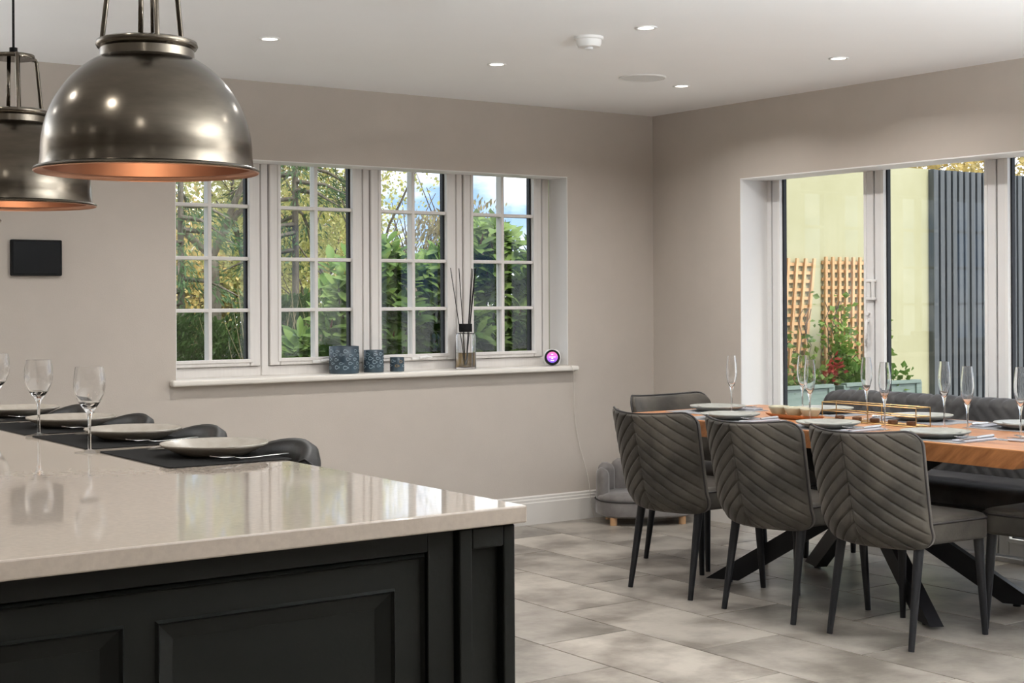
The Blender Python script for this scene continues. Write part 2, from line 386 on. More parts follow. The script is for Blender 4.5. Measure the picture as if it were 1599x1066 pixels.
part('mullion_cover', mb, 'upvc', win)
ZR = [0.985, 1.24, 1.506, 1.776, 2.045]
for i in range(4):
    g0, g1 = P4[i], P4[i] + GW
    s0, s1 = g0 - 0.058, g1 + 0.058
    cs = bpy.data.objects.new('casement', None); COL.objects.link(cs); cs.parent = win
    y0, y1 = WY - 0.018, WY + 0.05
    def fr(a0, a1, b0, b1, ya, yb): # picture-frame
        return MB().box(a0, g0, ya, yb, b0, b1).box(g1, a1, ya, yb, b0, b1).box(g0, g1, ya, yb, b0, ZR[0]).box(g0, g1, ya, yb, ZR[4], b1)
    part('casement_frame', fr(s0, s1, 0.952, 2.085, y0, y1), 'upvc', cs, bev=0.007)
    # stepped bead round the glass
    e = 0.014
    mb = MB().box(g0 - e, g0 + 0.004, y0 - 0.006, y0 + 0.02, ZR[0] - e, ZR[4] + e).box(g1 - 0.004, g1 + e, y0 - 0.006, y0 + 0.02, ZR[0] - e, ZR[4] + e)
    mb.box(g0, g1, y0 - 0.006, y0 + 0.02, ZR[0] - e, ZR[0] + 0.004).box(g0, g1, y0 - 0.006, y0 + 0.02, ZR[4] - 0.004, ZR[4] + e)
    part('glazing_bead', mb, 'upvc', cs, bev=0.003)
    gm = (g0 + g1) / 2; hb = 0.0105
    mb = MB().box(gm - hb, gm + hb, WY - 0.010, WY + 0.045, ZR[0], ZR[4])
    part('glazing_bar', mb, 'upvc', cs, bev=0.004)
    for q in range(1, 4):
        part('glazing_bar', MB().box(g0, g1, WY - 0.0095, WY + 0.0445, ZR[q] - 0.0095, ZR[q] + 0.0095), 'upvc', cs, bev=0.004)
    mb = MB()
    for q in (g0, g1):
        sg = 1 if q == g0 else -1
        mb.box(min(q, q + sg * 0.011), max(q, q + sg * 0.011), WY + 0.012, WY + 0.040, ZR[0], ZR[4])
    part('spacer', mb, 'gasket', cs)
    for q in range(4):
        for a, b in ((g0, gm - hb), (gm + hb, g1)):
            part('pane', MB().box(a, b, WY + 0.016, WY + 0.020, ZR[q] + 0.0095, ZR[q + 1] - 0.0095), 'window_glass', cs)
    if i in (1, 2):
        hx = gm + (0.03 if i == 2 else 0.02)
        h = part('handle', MB().box(hx - 0.055, hx + 0.03, y0 - 0.012, y0, 0.958, 0.972).tube([(hx - 0.01, y0 - 0.02, 0.968), (hx + 0.03, y0 - 0.03, 0.974), (hx + 0.065, y0 - 0.028, 0.968)], [0.008, 0.0075, 0.005]), 'fitting_white', cs, bev=0.002)
sill = part('window_sill', MB().prism([(6.775, 0.874), (6.779, 0.869), (6.826, 0.867), (6.826, 0.878), (WY + 0.005, 0.878), (WY + 0.005, 0.902), (6.790, 0.901), (6.780, 0.898), (6.774, 0.890)], 2.812, 5.31, 'x') if False else
            MB().box(WX0 + 0.002, WX1 - 0.002, 6.82, WY + 0.004, 0.872, 0.902).box(2.812, 5.312, 6.774, 6.826, 0.872, 0.902), 'sill_paint', win, bev=0.010, seg=3)

# ------------------------------------------------------------------ folding doors
DX = XR + TR                                           # inner face of the frame
door = bpy.data.objects.new('door_1', None); COL.objects.link(door); door['kind'] = 'structure'
door['label'] = 'wide white framed folding glass doors to the patio'
mb = MB().box(DX, DX + 0.075, DY1 - 0.035, DY1 + 0.02, -0.02, 2.09).box(DX, DX + 0.075, DY0 - 0.02, DY0 + 0.035, -0.02, 2.09)
mb.box(DX, DX + 0.075, DY0, DY1, 2.02, 2.10).box(DX - 0.02, DX + 0.09, DY0, DY1, -0.03, 0.022)
part('door_frame', mb, 'door_upvc', door, bev=0.004)
edges = [6.036, 5.282, 4.512, 3.742, 2.972, 2.202, 1.432, 0.658]   # leaf boundaries, back to front
for i in range(7):
    a1, a0 = edges[i] - 0.0045, edges[i + 1] + 0.0045
    lf = bpy.data.objects.new('door_leaf', None); COL.objects.link(lf); lf.parent = door
    st = 0.058; xa, xb = DX + 0.002, DX + 0.064
    mb = MB().box(xa, xb, a0, a0 + st, 0.028, 2.015).box(xa, xb, a1 - st, a1, 0.028, 2.015)
    mb.box(xa, xb, a0 + st, a1 - st, 0.028, 0.105).box(xa, xb, a0 + st, a1 - st, 1.985, 2.015)
    part('leaf_frame', mb, 'door_upvc', lf, bev=0.005)
    g0, g1 = a0 + st, a1 - st
    b = 0.012
    mb = MB().box(xa - 0.004, xa + 0.02, g0 - b, g0 + 0.006, 0.10, 1.99).box(xa - 0.004, xa + 0.02, g1 - 0.006, g1 + b, 0.10, 1.99)
    mb.box(xa - 0.004, xa + 0.02, g0, g1, 0.095, 0.113)
    part('glazing_bead', mb, 'fitting_white', lf, bev=0.002)
    mb = MB().box(xa + 0.02, xa + 0.045, g0, g0 + 0.014, 0.105, 1.985).box(xa + 0.02, xa + 0.045, g1 - 0.014, g1, 0.105, 1.985)
    mb.box(xa + 0.02, xa + 0.045, g0, g1, 0.105, 0.118).box(xa + 0.02, xa + 0.045, g0, g1, 1.972, 1.985)
    part('gasket', mb, 'gasket', lf)
    part('pane', MB().box(xa + 0.030, xa + 0.034, g0, g1, 0.105, 1.985), 'window_glass', lf)
    part('seal', MB().box(xa + 0.02, xa + 0.05, a0 - 0.009, a0, 0.03, 2.01), 'gasket', lf)
    if i == 0:
        hy = a0 + 0.012
        part('hinge', MB().tube([(xa - 0.012, hy - 0.02, 1.385), (xa - 0.012, hy - 0.02, 1.275)], 0.010, 10)
             .box(xa - 0.016, xa, hy - 0.034, hy + 0.028, 1.372, 1.386).box(xa - 0.016, xa, hy - 0.034, hy + 0.028, 1.276, 1.290)
             .box(xa - 0.010, xa, hy + 0.004, hy + 0.028, 1.29, 1.372), 'fitting_white', lf, bev=0.003)
        part('lock', MB().tube([(xa - 0.001, hy + 0.024, 1.205), (xa - 0.012, hy + 0.024, 1.205)], 0.011, 14)
             .tube([(xa - 0.001, hy + 0.024, 1.165), (xa - 0.012, hy + 0.024, 1.165)], 0.007, 12), 'fitting_white', lf)
        part('handle', MB().tube([(xa - 0.012, hy + 0.024, 1.165), (xa - 0.022, hy + 0.020, 1.15), (xa - 0.022, hy + 0.022, 1.08), (xa - 0.016, hy + 0.026, 1.03)], [0.006, 0.008, 0.007, 0.005], 10), 'fitting_white', lf, smooth=True)

# ================================================================== ceiling fittings
def downlight(x, y, label, watt):
    t = thing('downlight', label, 'ceiling light', (x, y, ZC), 0, 'recessed ceiling downlights')
    part('trim_ring', MB().lathe([(0.032, 0.0), (0.034, -0.004), (0.044, -0.005), (0.046, -0.002), (0.046, 0.0)], 28), 'fitting_white', t, smooth=True)
    part('lens', MB().lathe([(0.0001, -0.001), (0.033, -0.001), (0.033, 0.001)], 24), 'lens', t)
    L = bpy.data.lights.new('downlight_lamp', 'AREA'); L.shape = 'DISK'; L.size = 0.06; L.energy = watt; L.color = (1.0, 0.98, 0.955); L.spread = R(150)
    lo = bpy.data.objects.new('downlight_lamp', L); COL.objects.link(lo); lo.parent = t; lo.location = (0, 0, -0.012)
for x, y, l in [(2.801, 5.69, 'round recessed downlight above the garden window, leftmost on the ceiling'),
                (3.99, 5.71, 'round recessed downlight left of the ceiling speaker, nearer the garden window'),
                (5.20, 5.757, 'round recessed downlight just right of the ceiling speaker, nearest the room corner'),
                (3.964, 4.602, 'round recessed downlight beyond the smoke alarm, highest in the picture'),
                (5.212, 4.69, 'round recessed downlight above the dining table, nearest the folding doors')]:
    downlight(x, y, l, DINING_W)
for y in (3.55, 2.45, 1.35, 0.1, -1.2):  # extra downlights out of view, added to raise the room brightness
    for x in (5.2, 4.0, 2.8, 0.3, -1.4):
        downlight(x, y, 'added round recessed downlight in the ceiling outside the picture', ADDED_DOWNLIGHT_W)
for y in (5.7, 4.65):
    for x in (0.2, -1.4): downlight(x, y, 'added round recessed downlight in the ceiling outside the picture', ADDED_DOWNLIGHT_W)
downlight(2.55, 4.40, 'added round recessed downlight in the ceiling outside the picture', DINING_W)  # one more added out of view, at the stronger power
t = thing('smoke_alarm', 'round white smoke alarm on the ceiling', 'smoke alarm', (3.905, 4.905, ZC))
part('base', MB().lathe([(0.0001, 0), (0.062, 0), (0.062, -0.010), (0.058, -0.013), (0.0001, -0.013)], 36), 'fitting_white', t, smooth=True, angle=40)
part('body', MB().lathe([(0.0001, -0.013), (0.054, -0.013), (0.053, -0.030), (0.046, -0.043), (0.0001, -0.044)], 36), 'fitting_white', t, smooth=True, angle=40)
part('sensor', MB().lathe([(0.0001, -0.044), (0.018, -0.044), (0.017, -0.053), (0.0001, -0.055)], 20), 'speaker_mesh', t, smooth=True, angle=40)
t = thing('ceiling_speaker', 'flat round white loudspeaker set in the ceiling', 'speaker', (4.84, 5.65, ZC))
part('grille', MB().lathe([(0.0001, -0.005), (0.108, -0.005), (0.112, -0.004)], 40), 'speaker_mesh', t)
part('rim', MB().lathe([(0.111, 0), (0.111, -0.006), (0.117, -0.006), (0.119, 0)], 40), 'fitting_white', t, smooth=True)

# ================================================================== invented uplighters, added outside the picture to brighten ceiling and walls
def uplighter(x, y, watt, label):
    t = thing('added_fill_lamp', label, 'added fill lamp', (x, y, 0), 0, 'added fill lamps outside the picture')
    part('base', MB().lathe([(0.0001, 0), (0.14, 0), (0.14, 0.015), (0.02, 0.025), (0.0001, 0.025)], 32), 'black_metal', t, smooth=True, angle=40)
    part('pole', MB().tube([(0, 0, 0.02), (0, 0, 1.42)], 0.012, 10), 'black_metal', t, smooth=True)
    part('shade', MB().lathe([(0.0001, 1.415), (0.05, 1.42), (0.13, 1.46), (0.17, 1.52), (0.167, 1.52), (0.128, 1.465), (0.05, 1.43), (0.0001, 1.425)], 36), 'fitting_white', t, smooth=True, angle=60)
    L = bpy.data.lights.new('added_fill_light', 'AREA'); L.shape = 'DISK'; L.size = 0.18; L.energy = watt; L.color = (0.91, 0.96, 1.0)
    lo = bpy.data.objects.new('added_fill_light', L); COL.objects.link(lo); lo.parent = t; lo.location = (0, 0, 1.50); lo.rotation_euler = (math.pi, 0, 0)
uplighter(5.45, 0.9, FILL_LAMP_W[0], 'added white bowled fill lamp near the dining end, outside the picture')
uplighter(-0.45, 6.30, FILL_LAMP_W[1], 'added white bowled fill lamp in the kitchen corner, outside the picture')
uplighter(3.1, 1.1, FILL_LAMP_W[2], 'added white bowled fill lamp off the island end, outside the picture')

# ================================================================== kitchen island
IX0, IX1, IY0, IY1 = 0.38, 1.535, 2.165, 5.32
isl = thing('kitchen_island', 'black painted kitchen island cabinet with moulded panels under the pale worktop', 'kitchen island', (0, 0, 0))
part('carcass', MB().box(IX0, 1.14, IY0 + 0.016, IY1 - 0.012, 0.0, 0.886).box(1.14, IX1, IY0 + 0.016, IY0 + 0.08, 0.0, 0.886).box(1.14, IX1, IY1 - 0.07, IY1 - 0.012, 0.0, 0.886), 'cabinet_paint', isl)
def frame_panel(mb, x0, x1, z0, z1, y0, t, hx0, hx1, hz0, hz1):
    mb.box(x0, hx0, y0 - t, y0, z0, z1).box(hx1, x1, y0 - t, y0, z0, z1).box(hx0, hx1, y0 - t, y0, hz1, z1).box(hx0, hx1, y0 - t, y0, z0, hz0)
# end face: outer frame, bead, inner frame with two fielded panels, corner pilaster
fy = IY0 + 0.016
mb = MB(); frame_panel(mb, IX0, 1.412, 0.0, 0.886, fy, 0.022, IX0 + 0.06, 1.358, 0.12, 0.852)
part('face_frame', mb, 'cabinet_paint', isl, bev=0.002)
def ringmould(x0, x1, z0, z1, y, w, d):
    mb = MB(); a = [(x0, z0), (x1, z0), (x1, z1), (x0, z1)]; b = [(x0 + w, z0 + w), (x1 - w, z0 + w), (x1 - w, z1 - w), (x0 + w, z1 - w)]
    m_ = [(x0 + w / 2, z0 + w / 2), (x1 - w / 2, z0 + w / 2), (x1 - w / 2, z1 - w / 2), (x0 + w / 2, z1 - w / 2)]
    vs = [(p[0], y, p[1]) for p in a] + [(p[0], y - d, p[1]) for p in m_] + [(p[0], y, p[1]) for p in b]
    return mb.add(vs, [(i, (i + 1) % 4, (i + 1) % 4 + 4, i + 4) for i in range(4)] + [(i + 4, (i + 1) % 4 + 4, (i + 1) % 4 + 8, i + 8) for i in range(4)])
part('bead', ringmould(IX0 + 0.061, 1.357, 0.121, 0.851, fy - 0.012, 0.012, 0.011), 'cabinet_paint', isl)
for px0, px1 in ((0.475, 0.812), (0.873, 1.290)):
    pn = part('door_panel', MB().box(px0 + 0.028, px1 - 0.028, fy - 0.004, fy + 0.002, 0.20, 0.762), 'cabinet_paint', isl)
    # sloped fielding from the stile down to the panel
    mb = MB(); a = [(px0, 0.172), (px1, 0.172), (px1, 0.790), (px0, 0.790)]; b = [(px0 + 0.030, 0.202), (px1 - 0.030, 0.202), (px1 - 0.030, 0.760), (px0 + 0.030, 0.760)]
    vs = [(p[0], fy - 0.0145, p[1]) for p in a] + [(p[0], fy - 0.003, p[1]) for p in b]
    mb.add(vs, [(i, (i + 1) % 4, (i + 1) % 4 + 4, i + 4) for i in range(4)])
    part('fielding', mb, 'cabinet_paint', pn)
    part('panel_moulding', ringmould(px0 - 0.006, px1 + 0.006, 0.166, 0.796, fy - 0.0145, 0.008, 0.006), 'cabinet_paint', pn)
mb = MB().box(IX0 + 0.07, 0.475, fy - 0.0145, fy, 0.13, 0.843).box(0.812, 0.873, fy - 0.0145, fy, 0.13, 0.843).box(1.29, 1.349, fy - 0.0145, fy, 0.13, 0.843)
mb.box(0.475, 0.812, fy - 0.0145, fy, 0.79, 0.843).box(0.873, 1.29, fy - 0.0145, fy, 0.79, 0.843).box(0.475, 0.812, fy - 0.0145, fy, 0.13, 0.172).box(0.873, 1.29, fy - 0.0145, fy, 0.13, 0.172)
part('inner_frame', mb, 'cabinet_paint', isl)
mb = MB(); frame_panel(mb, 1.416, IX1, 0.0, 0.886, fy, 0.034, 1.443, 1.510, 0.14, 0.849)
mb.box(1.443, 1.510, fy - 0.016, fy, 0.14, 0.849)
part('pilaster', mb, 'cabinet_paint', isl, bev=0.003)
part('plinth', MB().box(IX0 + 0.01, IX1 + 0.006, fy - 0.042, fy - 0.02, 0, 0.10), 'cabinet_paint', isl, bev=0.004)
# long side, facing the stools: framed panels
for k in range(4):
    y0, y1 = IY0 + 0.085 + k * 0.745, IY0 + 0.085 + (k + 1) * 0.745
    mb = MB().box(1.14, 1.152, y0, y0 + 0.07, 0, 0.886).box(1.14, 1.152, y1 - 0.07, y1, 0, 0.886)
    mb.box(1.14, 1.152, y0 + 0.07, y1 - 0.07, 0.79, 0.886).box(1.14, 1.152, y0 + 0.07, y1 - 0.07, 0, 0.15)
    part('side_frame', mb, 'cabinet_paint', isl, bev=0.002)
wt = part('worktop', MB().box(IX0 - 0.05, 1.550, 2.130, 5.36, 0.889, 0.920), 'quartz', bev=0.003)
tag(wt, 'polished beige stone worktop covering the kitchen island', 'worktop')

# place settings on the island
ZW = 0.920
PX, PYs = 1.462, (3.275, 3.795, 4.29, 4.79)
where = ('nearest the end of the island', 'second along the island', 'third along the island', 'farthest along the island')
mat0 = None
for k, y in enumerate(PYs):
    o = part('placemat', MB().prism(rounded_rect(-0.15, 0.15, -0.222, 0.222, 0.008, 2), 0, 0.0025), 'dark_mat', None, (1.416, y + 0.018, ZW))
    tag(o, 'black woven placemat on the stone worktop, ' + where[k], 'placemat', 'black placemats along the island')
def plate_mesh(r, h, mat, nm='dinner_plate'):
    p = [(0.0001, 0.006), (r * 0.56, 0.006), (r * 0.62, 0.009), (r * 0.97, h - 0.001), (r * 0.995, h), (r, h - 0.002), (r * 0.985, h - 0.006), (r * 0.66, 0.0035), (r * 0.60, 0.0), (r * 0.55, 0.0), (r * 0.53, 0.003), (0.0001, 0.003)]
    me = MB().lathe(p, 56).mesh(nm, True); me.materials.append(M[mat]); return me
pme = plate_mesh(0.128, 0.029, 'stoneware')
fork = MB(); 
def fork_mesh():
    mb = MB()
    L = [(-0.10, 0.004), (-0.06, 0.007), (-0.03, 0.004), (0.0, 0.003), (0.05, 0.0045), (0.10, 0.006)]
    w = [0.0, 0.0, 0.0045, 0.0035, 0.0045, 0.006]
    vs = []
    pts = [(-0.045, 0.0095), (-0.03, 0.006), (-0.01, 0.0045), (0.02, 0.005), (0.06, 0.0065), (0.10, 0.0075)]
    ws = [0.011, 0.010, 0.004, 0.0032, 0.0042, 0.0055]
    for (x, z), ww in zip(pts, ws):
        vs += [(x, -ww, z), (x, ww, z), (x, ww, z - 0.002), (x, -ww, z - 0.002)]
    fs = []
    for i in range(len(pts) - 1):
        for k in range(4): fs.append((i * 4 + k, i * 4 + (k + 1) % 4, i * 4 + 4 + (k + 1) % 4, i * 4 + 4 + k))
    fs += [(0, 1, 2, 3), tuple((len(pts) - 1) * 4 + k for k in (3, 2, 1, 0))]
    mb.add(vs, fs)
    for k in range(4):
        yy = -0.0093 + k * 0.0062
        mb.tube([(-0.044, yy, 0.0085), (-0.075, yy, 0.0085), (-0.098, yy * 0.9, 0.013)], [0.0016, 0.0015, 0.0008], 5)
    me = mb.mesh('fork', True); me.materials.append(M['steel']); return me
def knife_mesh():
    mb = MB()
    mb.prism([(-0.115, 0.001), (-0.10, -0.007), (-0.02, -0.009), (0.0, -0.006), (0.0, 0.006), (-0.08, 0.007), (-0.108, 0.005)], 0.003, 0.0048)
    mb.tube([(-0.005, 0, 0.0045), (0.02, 0, 0.005), (0.07, 0, 0.006), (0.105, 0, 0.006), (0.11, 0, 0.006)], [0.004, 0.0045, 0.0055, 0.006, 0.003], 8)
    me = mb.mesh('table_knife', False); me.materials.append(M['steel']); return me
FK, KN = fork_mesh(), knife_mesh()
for k, y in enumerate(PYs):
    o = link('dinner_plate', pme, None, None, (PX, y, ZW + 0.0025)); tag(o, 'cream dinner plate on a black placemat, ' + where[k], 'plate', 'dinner plates along the island')
    o = link('fork', FK, None, None, (1.482, y - 0.152, ZW + 0.0025), R(4)); tag(o, 'steel fork beside the cream plate on black placemat, ' + where[k], 'fork', 'forks along the island')
    o = link('table_knife', KN, None, None, (1.475, y + 0.160, ZW + 0.0025), R(-3)); tag(o, 'steel knife beside the cream plate on black placemat, ' + where[k], 'knife', 'knives along the island')

# wine glasses
def stemware(name, label, cat, group, loc, foot, stem, bowl, cache={}):
    t = thing(name, label, cat, loc, 0, group)
    if name not in cache:
        cache[name] = [MB().lathe(p, 40, closed=(n_ == 'bowl')).mesh(n_, True) for n_, p in (('foot', foot), ('stem', stem), ('bowl', bowl))]
    for me in cache[name]: me.set_sharp_from_angle(angle=R(35))
    for me, m_ in zip(cache[name], ('thin_glass', 'drink_glass', 'drink_glass')): link(me.name.split('.')[0], me, m_, t)
    return t
W_FOOT = [(0.0042, 0.0078), (0.008, 0.0062), (0.020, 0.0034), (0.036, 0.0008), (0.0365, 0.0003)]
W_STEM = [(0.0001, 0.0070), (0.0042, 0.0078), (0.0036, 0.040), (0.0040, 0.075), (0.0065, 0.093), (0.0145, 0.106), (0.0255, 0.1215), (0.0247, 0.1225), (0.0140, 0.1135), (0.0001, 0.1085)]
W_BOWL = [(0.0255, 0.1215), (0.0270, 0.124), (0.0350, 0.142), (0.0380, 0.160), (0.0378, 0.178), (0.0355, 0.196), (0.0335, 0.2085), (0.0328, 0.2087), (0.0346, 0.196), (0.0369, 0.178), (0.0371, 0.160), (0.0341, 0.1425), (0.0262, 0.1248), (0.0247, 0.1225)]
for x, y, l in ((1.249, 3.53, 'empty wine glass nearest the end of the island, right of the other two'), (1.294, 4.06, 'empty wine glass in the middle of the three on the island'),
                (1.352, 4.645, 'empty wine glass farthest along the island, cut by the picture edge')):
    stemware('wine_glass', l, 'wine glass', 'wine glasses on the island', (x, y, ZW), W_FOOT, W_STEM, W_BOWL)

# bar stools
def make_stool():
    t = thing('bar_stool', '', 'bar stool', group='black leather stools along the island')
    part('seat', MB().prism(rounded_rect(-0.20, 0.175, -0.178, 0.178, 0.12, 6), 0.60, 0.68), 'stool_leather', t, bev=0.025, seg=4)
    # curved tub back: arc in plan, rolled top
    mb = MB(); na, prof = 28, [(-0.012, 0.62), (0.0, 0.78), (0.004, 0.910), (-0.002, 0.937), (-0.020, 0.950), (-0.040, 0.942), (-0.050, 0.915), (-0.052, 0.78), (-0.055, 0.62)]
    vs = []; fs = []; k = len(prof)
    for i in range(na + 1):
        a = R(-105 + 210 * i / na)
        fall = 1.0 - 0.60 * (abs(i - na / 2) / (na / 2)) ** 2.2
        for d, z in prof:
            r = 0.235 + d
            zz = 0.62 + (z - 0.62) * fall
            vs.append((r * math.cos(a) * 1.0, r * math.sin(a) * 0.98, zz))
    for i in range(na):
        for q in range(k): fs.append((i * k + q, (i + 1) * k + q, (i + 1) * k + (q + 1) % k, i * k + (q + 1) % k))
    fs += [tuple(range(k)), tuple(na * k + q for q in range(k - 1, -1, -1))]
    b = part('backrest', mb.add(vs, fs), 'stool_leather', t, smooth=True, angle=60)
    for a0 in (-48, 48):
        a = R(a0); fl = 1.0 - 0.60 * (48 / 105) ** 2.2
        part('seam', MB().tube([((0.235 + d + (0.002 if d >= 0 else -0.002)) * math.cos(a), (0.235 + d) * math.sin(a) * 0.98, 0.62 + (z - 0.62) * fl + 0.001) for d, z in prof[1:8]], 0.003, 6), 'stool_leather', b, smooth=True)
    for sx in (-1, 1):
        for sy in (-1, 1):
            part('leg', MB().tube([(sx * 0.15, sy * 0.14, 0.60), (sx * 0.20, sy * 0.19, 0.0)], [0.018, 0.011], 10), 'black_metal', t, smooth=True)
    part('footrest', MB().tube([(0.18, 0.17, 0.2), (0.18, -0.17, 0.2), (-0.18, -0.17, 0.2), (-0.18, 0.17, 0.2)], 0.008, 8, loop=True), 'black_metal', t, smooth=True)
    return t
st = make_stool()
for k, y in enumerate((3.245, 3.765, 4.275, 4.785)):
    lab = 'black leather tub bar stool tucked behind the cream plate, ' + where[k]
    if k == 0: st.location = (1.462, y, 0); st['label'] = lab
    else: dup(st, (1.462, y, 0), 0, lab)

# ================================================================== pendants
def make_pendant(R0=0.22):
    t = thing('pendant_lamp', '', 'pendant lamp', group='domed metal pendants over the island')
    k = R0 / 0.22
    outp = [(0.220, 0.0), (0.222, 0.004), (0.219, 0.008), (0.2105, 0.010), (0.2085, 0.022), (0.2075, 0.037)]
    for i in range(1, 17):
        a = R(63.0 * i / 16)
        outp.append((0.2075 * math.cos(a), 0.037 + 0.216 * math.sin(a)))
    ztop = outp[-1][1]
    sh = part('shade', MB().lathe(outp, 72), 'antique_metal', t, smooth=True, angle=50)
    inn = [(r - 0.003, z) for r, z in outp]
    inn[0] = (0.219, -0.001)
    part('shade_lining', MB().lathe([(0.2215, 0.001)] + inn[:3] + [(0.2055, 0.009)] + inn[4:] + [(0.0001, ztop - 0.003)], 72), 'copper_inside', t, smooth=True, angle=50)
    col = [(0.094, ztop - 0.004), (0.0925, ztop + 0.017), (0.097, ztop + 0.019), (0.1005, ztop + 0.025), (0.0985, ztop + 0.033), (0.092, ztop + 0.036), (0.090, ztop + 0.033), (0.0001, ztop + 0.030)]
    part('collar', MB().lathe(col, 56), 'antique_metal', t, smooth=True, angle=50)
    zc = ztop + 0.034; zd = zc + 0.150
    part('top_disc', MB().lathe([(0.0001, zd - 0.006), (0.056, zd - 0.006), (0.058, zd), (0.056, zd + 0.006), (0.0001, zd + 0.006)], 32), 'antique_metal', t, smooth=True, angle=40)
    for i in range(3):
        a = R(20 + 120 * i); c, s = math.cos(a), math.sin(a)
        part('arm', MB().tube([(0.055 * c, 0.055 * s, zd), (0.072 * c, 0.072 * s, zd), (0.076 * c, 0.076 * s, zd - 0.006), (0.094 * c, 0.094 * s, zc - 0.004)], [0.006, 0.006, 0.0055, 0.0055], 8), 'antique_metal', t, smooth=True, angle=60)
    for i in range(2):
        s = -1 if i else 1
        part('stem_rod', MB().tube([(0.016 * s, 0.012 * s, zd), (0.020 * s, 0.016 * s, zc - 0.006)], 0.0055, 8), 'antique_metal', t, smooth=True)
    part('cap', MB().lathe([(0.0001, zd + 0.006), (0.011, zd + 0.006), (0.011, zd + 0.026), (0.0001, zd + 0.028)], 16), 'black_matt', t, smooth=True, angle=40)
    part('bulb', MB().lathe([(0.0001, 0.055), (0.018, 0.060), (0.03, 0.080), (0.028, 0.105), (0.015, 0.13), (0.013, 0.16), (0.0001, 0.162)], 20), 'bulb', t, smooth=True)
    return t, zd
pend, zd = make_pendant()
for k, (x, y, z, l) in enumerate(((1.126, 2.838, 1.5455, 'large domed antique metal pendant lamp, nearest of the row over the island'),
                                  (1.254, 4.138, 1.554, 'domed antique metal pendant lamp behind the nearest one, in the middle of the row'),
                                  (1.379, 5.466, 1.578, 'domed antique metal pendant lamp farthest along the row, rim just showing'))):
    if k == 0: p = pend; p.location = (x, y, z); p['label'] = l
    else: p = dup(pend, (x, y, z), 0, l)
    h = ZC - z
    part('flex', MB().tube([(0, 0, zd + 0.02), (0, 0, h - 0.02)], 0.0035, 8), 'black_matt' if k == 0 else 'dark_steel', p)
    part('ceiling_rose', MB().lathe([(0.0001, h), (0.05, h), (0.048, h - 0.02), (0.0001, h - 0.024)], 28), 'antique_metal', p, smooth=True, angle=40)
    L = bpy.data.lights.new('pendant_bulb_light', 'POINT'); L.energy = PENDANT_W; L.color = (1.0, 0.70, 0.46); L.shadow_soft_size = 0.03
    lo = bpy.data.objects.new('pendant_bulb_light', L); COL.objects.link(lo); lo.parent = p; lo.location = (0, 0, 0.03)

# wall control panel
t = thing('wall_control_panel', 'flat black touch screen panel on the taupe wall under the pendant', 'control panel', (2.165, YB, 1.492))
part('housing', MB().prism(rounded_rect(-0.117, 0.117, -0.083, 0.083, 0.006, 3), -0.018, 0.0, 'y'), 'black_matt', t)
part('screen', MB().box(-0.108, 0.108, -0.0195, -0.018, -0.074, 0.074), 'black_gloss', t)

# ================================================================== things on the window sill
ZS = 0.902
def tumbler(x, y, r, h, label, amber=False, nf=8):
    t = thing('glass_tumbler', label, 'candle holder', (x, y, ZS), 0, 'printed glass candle holders on the sill')
    part('glass', MB().lathe([(0.0001, 0), (r * 0.97, 0), (r, 0.004), (r, h - 0.002), (r * 0.985, h), (r * 0.95, h - 0.001), (r * 0.94, 0.01), (0.0001, 0.009)], 40), 'blue_print', t, smooth=True, angle=50)
    rnd = random.Random(int(x * 100)); rows = max(2, int(h / 0.027))
    for j in range(rows):
        n = nf
        for i in range(n):
            a = R(180 + 360 * (i + 0.5 * (j % 2)) / n + rnd.uniform(-6, 6))
            zc = 0.022 + (h - 0.034) * (j + 0.5) / rows + rnd.uniform(-0.003, 0.003)
            L_ = min(0.034, 2 * math.pi * r / n * 0.75) * rnd.uniform(0.75, 1.05); H_ = L_ * rnd.uniform(0.22, 0.36)
            # raised print fish: eye-shaped outline ring and a forked tail
            ring = []
            for q in range(16):
                u = 2 * math.pi * q / 16; ring.append((L_ * 0.40 * math.cos(u) - L_ * 0.08, H_ * math.sin(u) * (1 - 0.35 * math.cos(u))))
            def wrap(pt, rr): 
                b = a + pt[0] / r; return (rr * math.cos(b), rr * math.sin(b), zc + pt[1])
            mb = MB(); rr = r + 0.0006
            inner = [(q[0] * 0.72 - L_ * 0.03, q[1] * 0.55) for q in ring]
            mb.add([wrap(q, rr) for q in ring] + [wrap(q, rr) for q in inner], [(q, (q + 1) % 16, (q + 1) % 16 + 16, q + 16) for q in range(16)])
            mb.add([wrap(q, rr) for q in ((L_ * 0.28, 0), (L_ * 0.5, H_ * 0.7), (L_ * 0.42, 0), (L_ * 0.5, -H_ * 0.7))], [(0, 1, 2), (0, 2, 3)])
            part('fish_motif', mb, 'fish_amber' if amber and i % 2 else 'fish_print', t)
    return t
tumbler(3.820, 6.895, 0.0795, 0.144, 'largest dark blue glass candle holder printed with pale fish', nf=10)
tumbler(4.000, 6.895, 0.0545, 0.119, 'middle sized dark blue fish printed glass between two others on the sill', nf=8)
tumbler(4.140, 6.885, 0.0395, 0.077, 'smallest dark blue glass candle holder with amber fish on the sill', True, nf=6)
t = thing('reed_diffuser', 'reed diffuser bottle with black cap and amber oil on the window sill', 'diffuser', (4.588, 6.885, ZS))
part('bottle', MB().lathe([(0.0001, 0), (0.056, 0), (0.059, 0.004), (0.056, 0.19), (0.052, 0.2), (0.024, 0.203), (0.024, 0.206), (0.021, 0.206), (0.021, 0.199), (0.049, 0.196), (0.053, 0.188), (0.0545, 0.012), (0.0001, 0.01)], 40), 'drink_glass', t, smooth=True, angle=50)
part('scented_oil', MB().lathe([(0.0001, 0.0105), (0.0540, 0.0125), (0.0532, 0.092), (0.0001, 0.092)], 36), 'oil', t, smooth=True, angle=50)
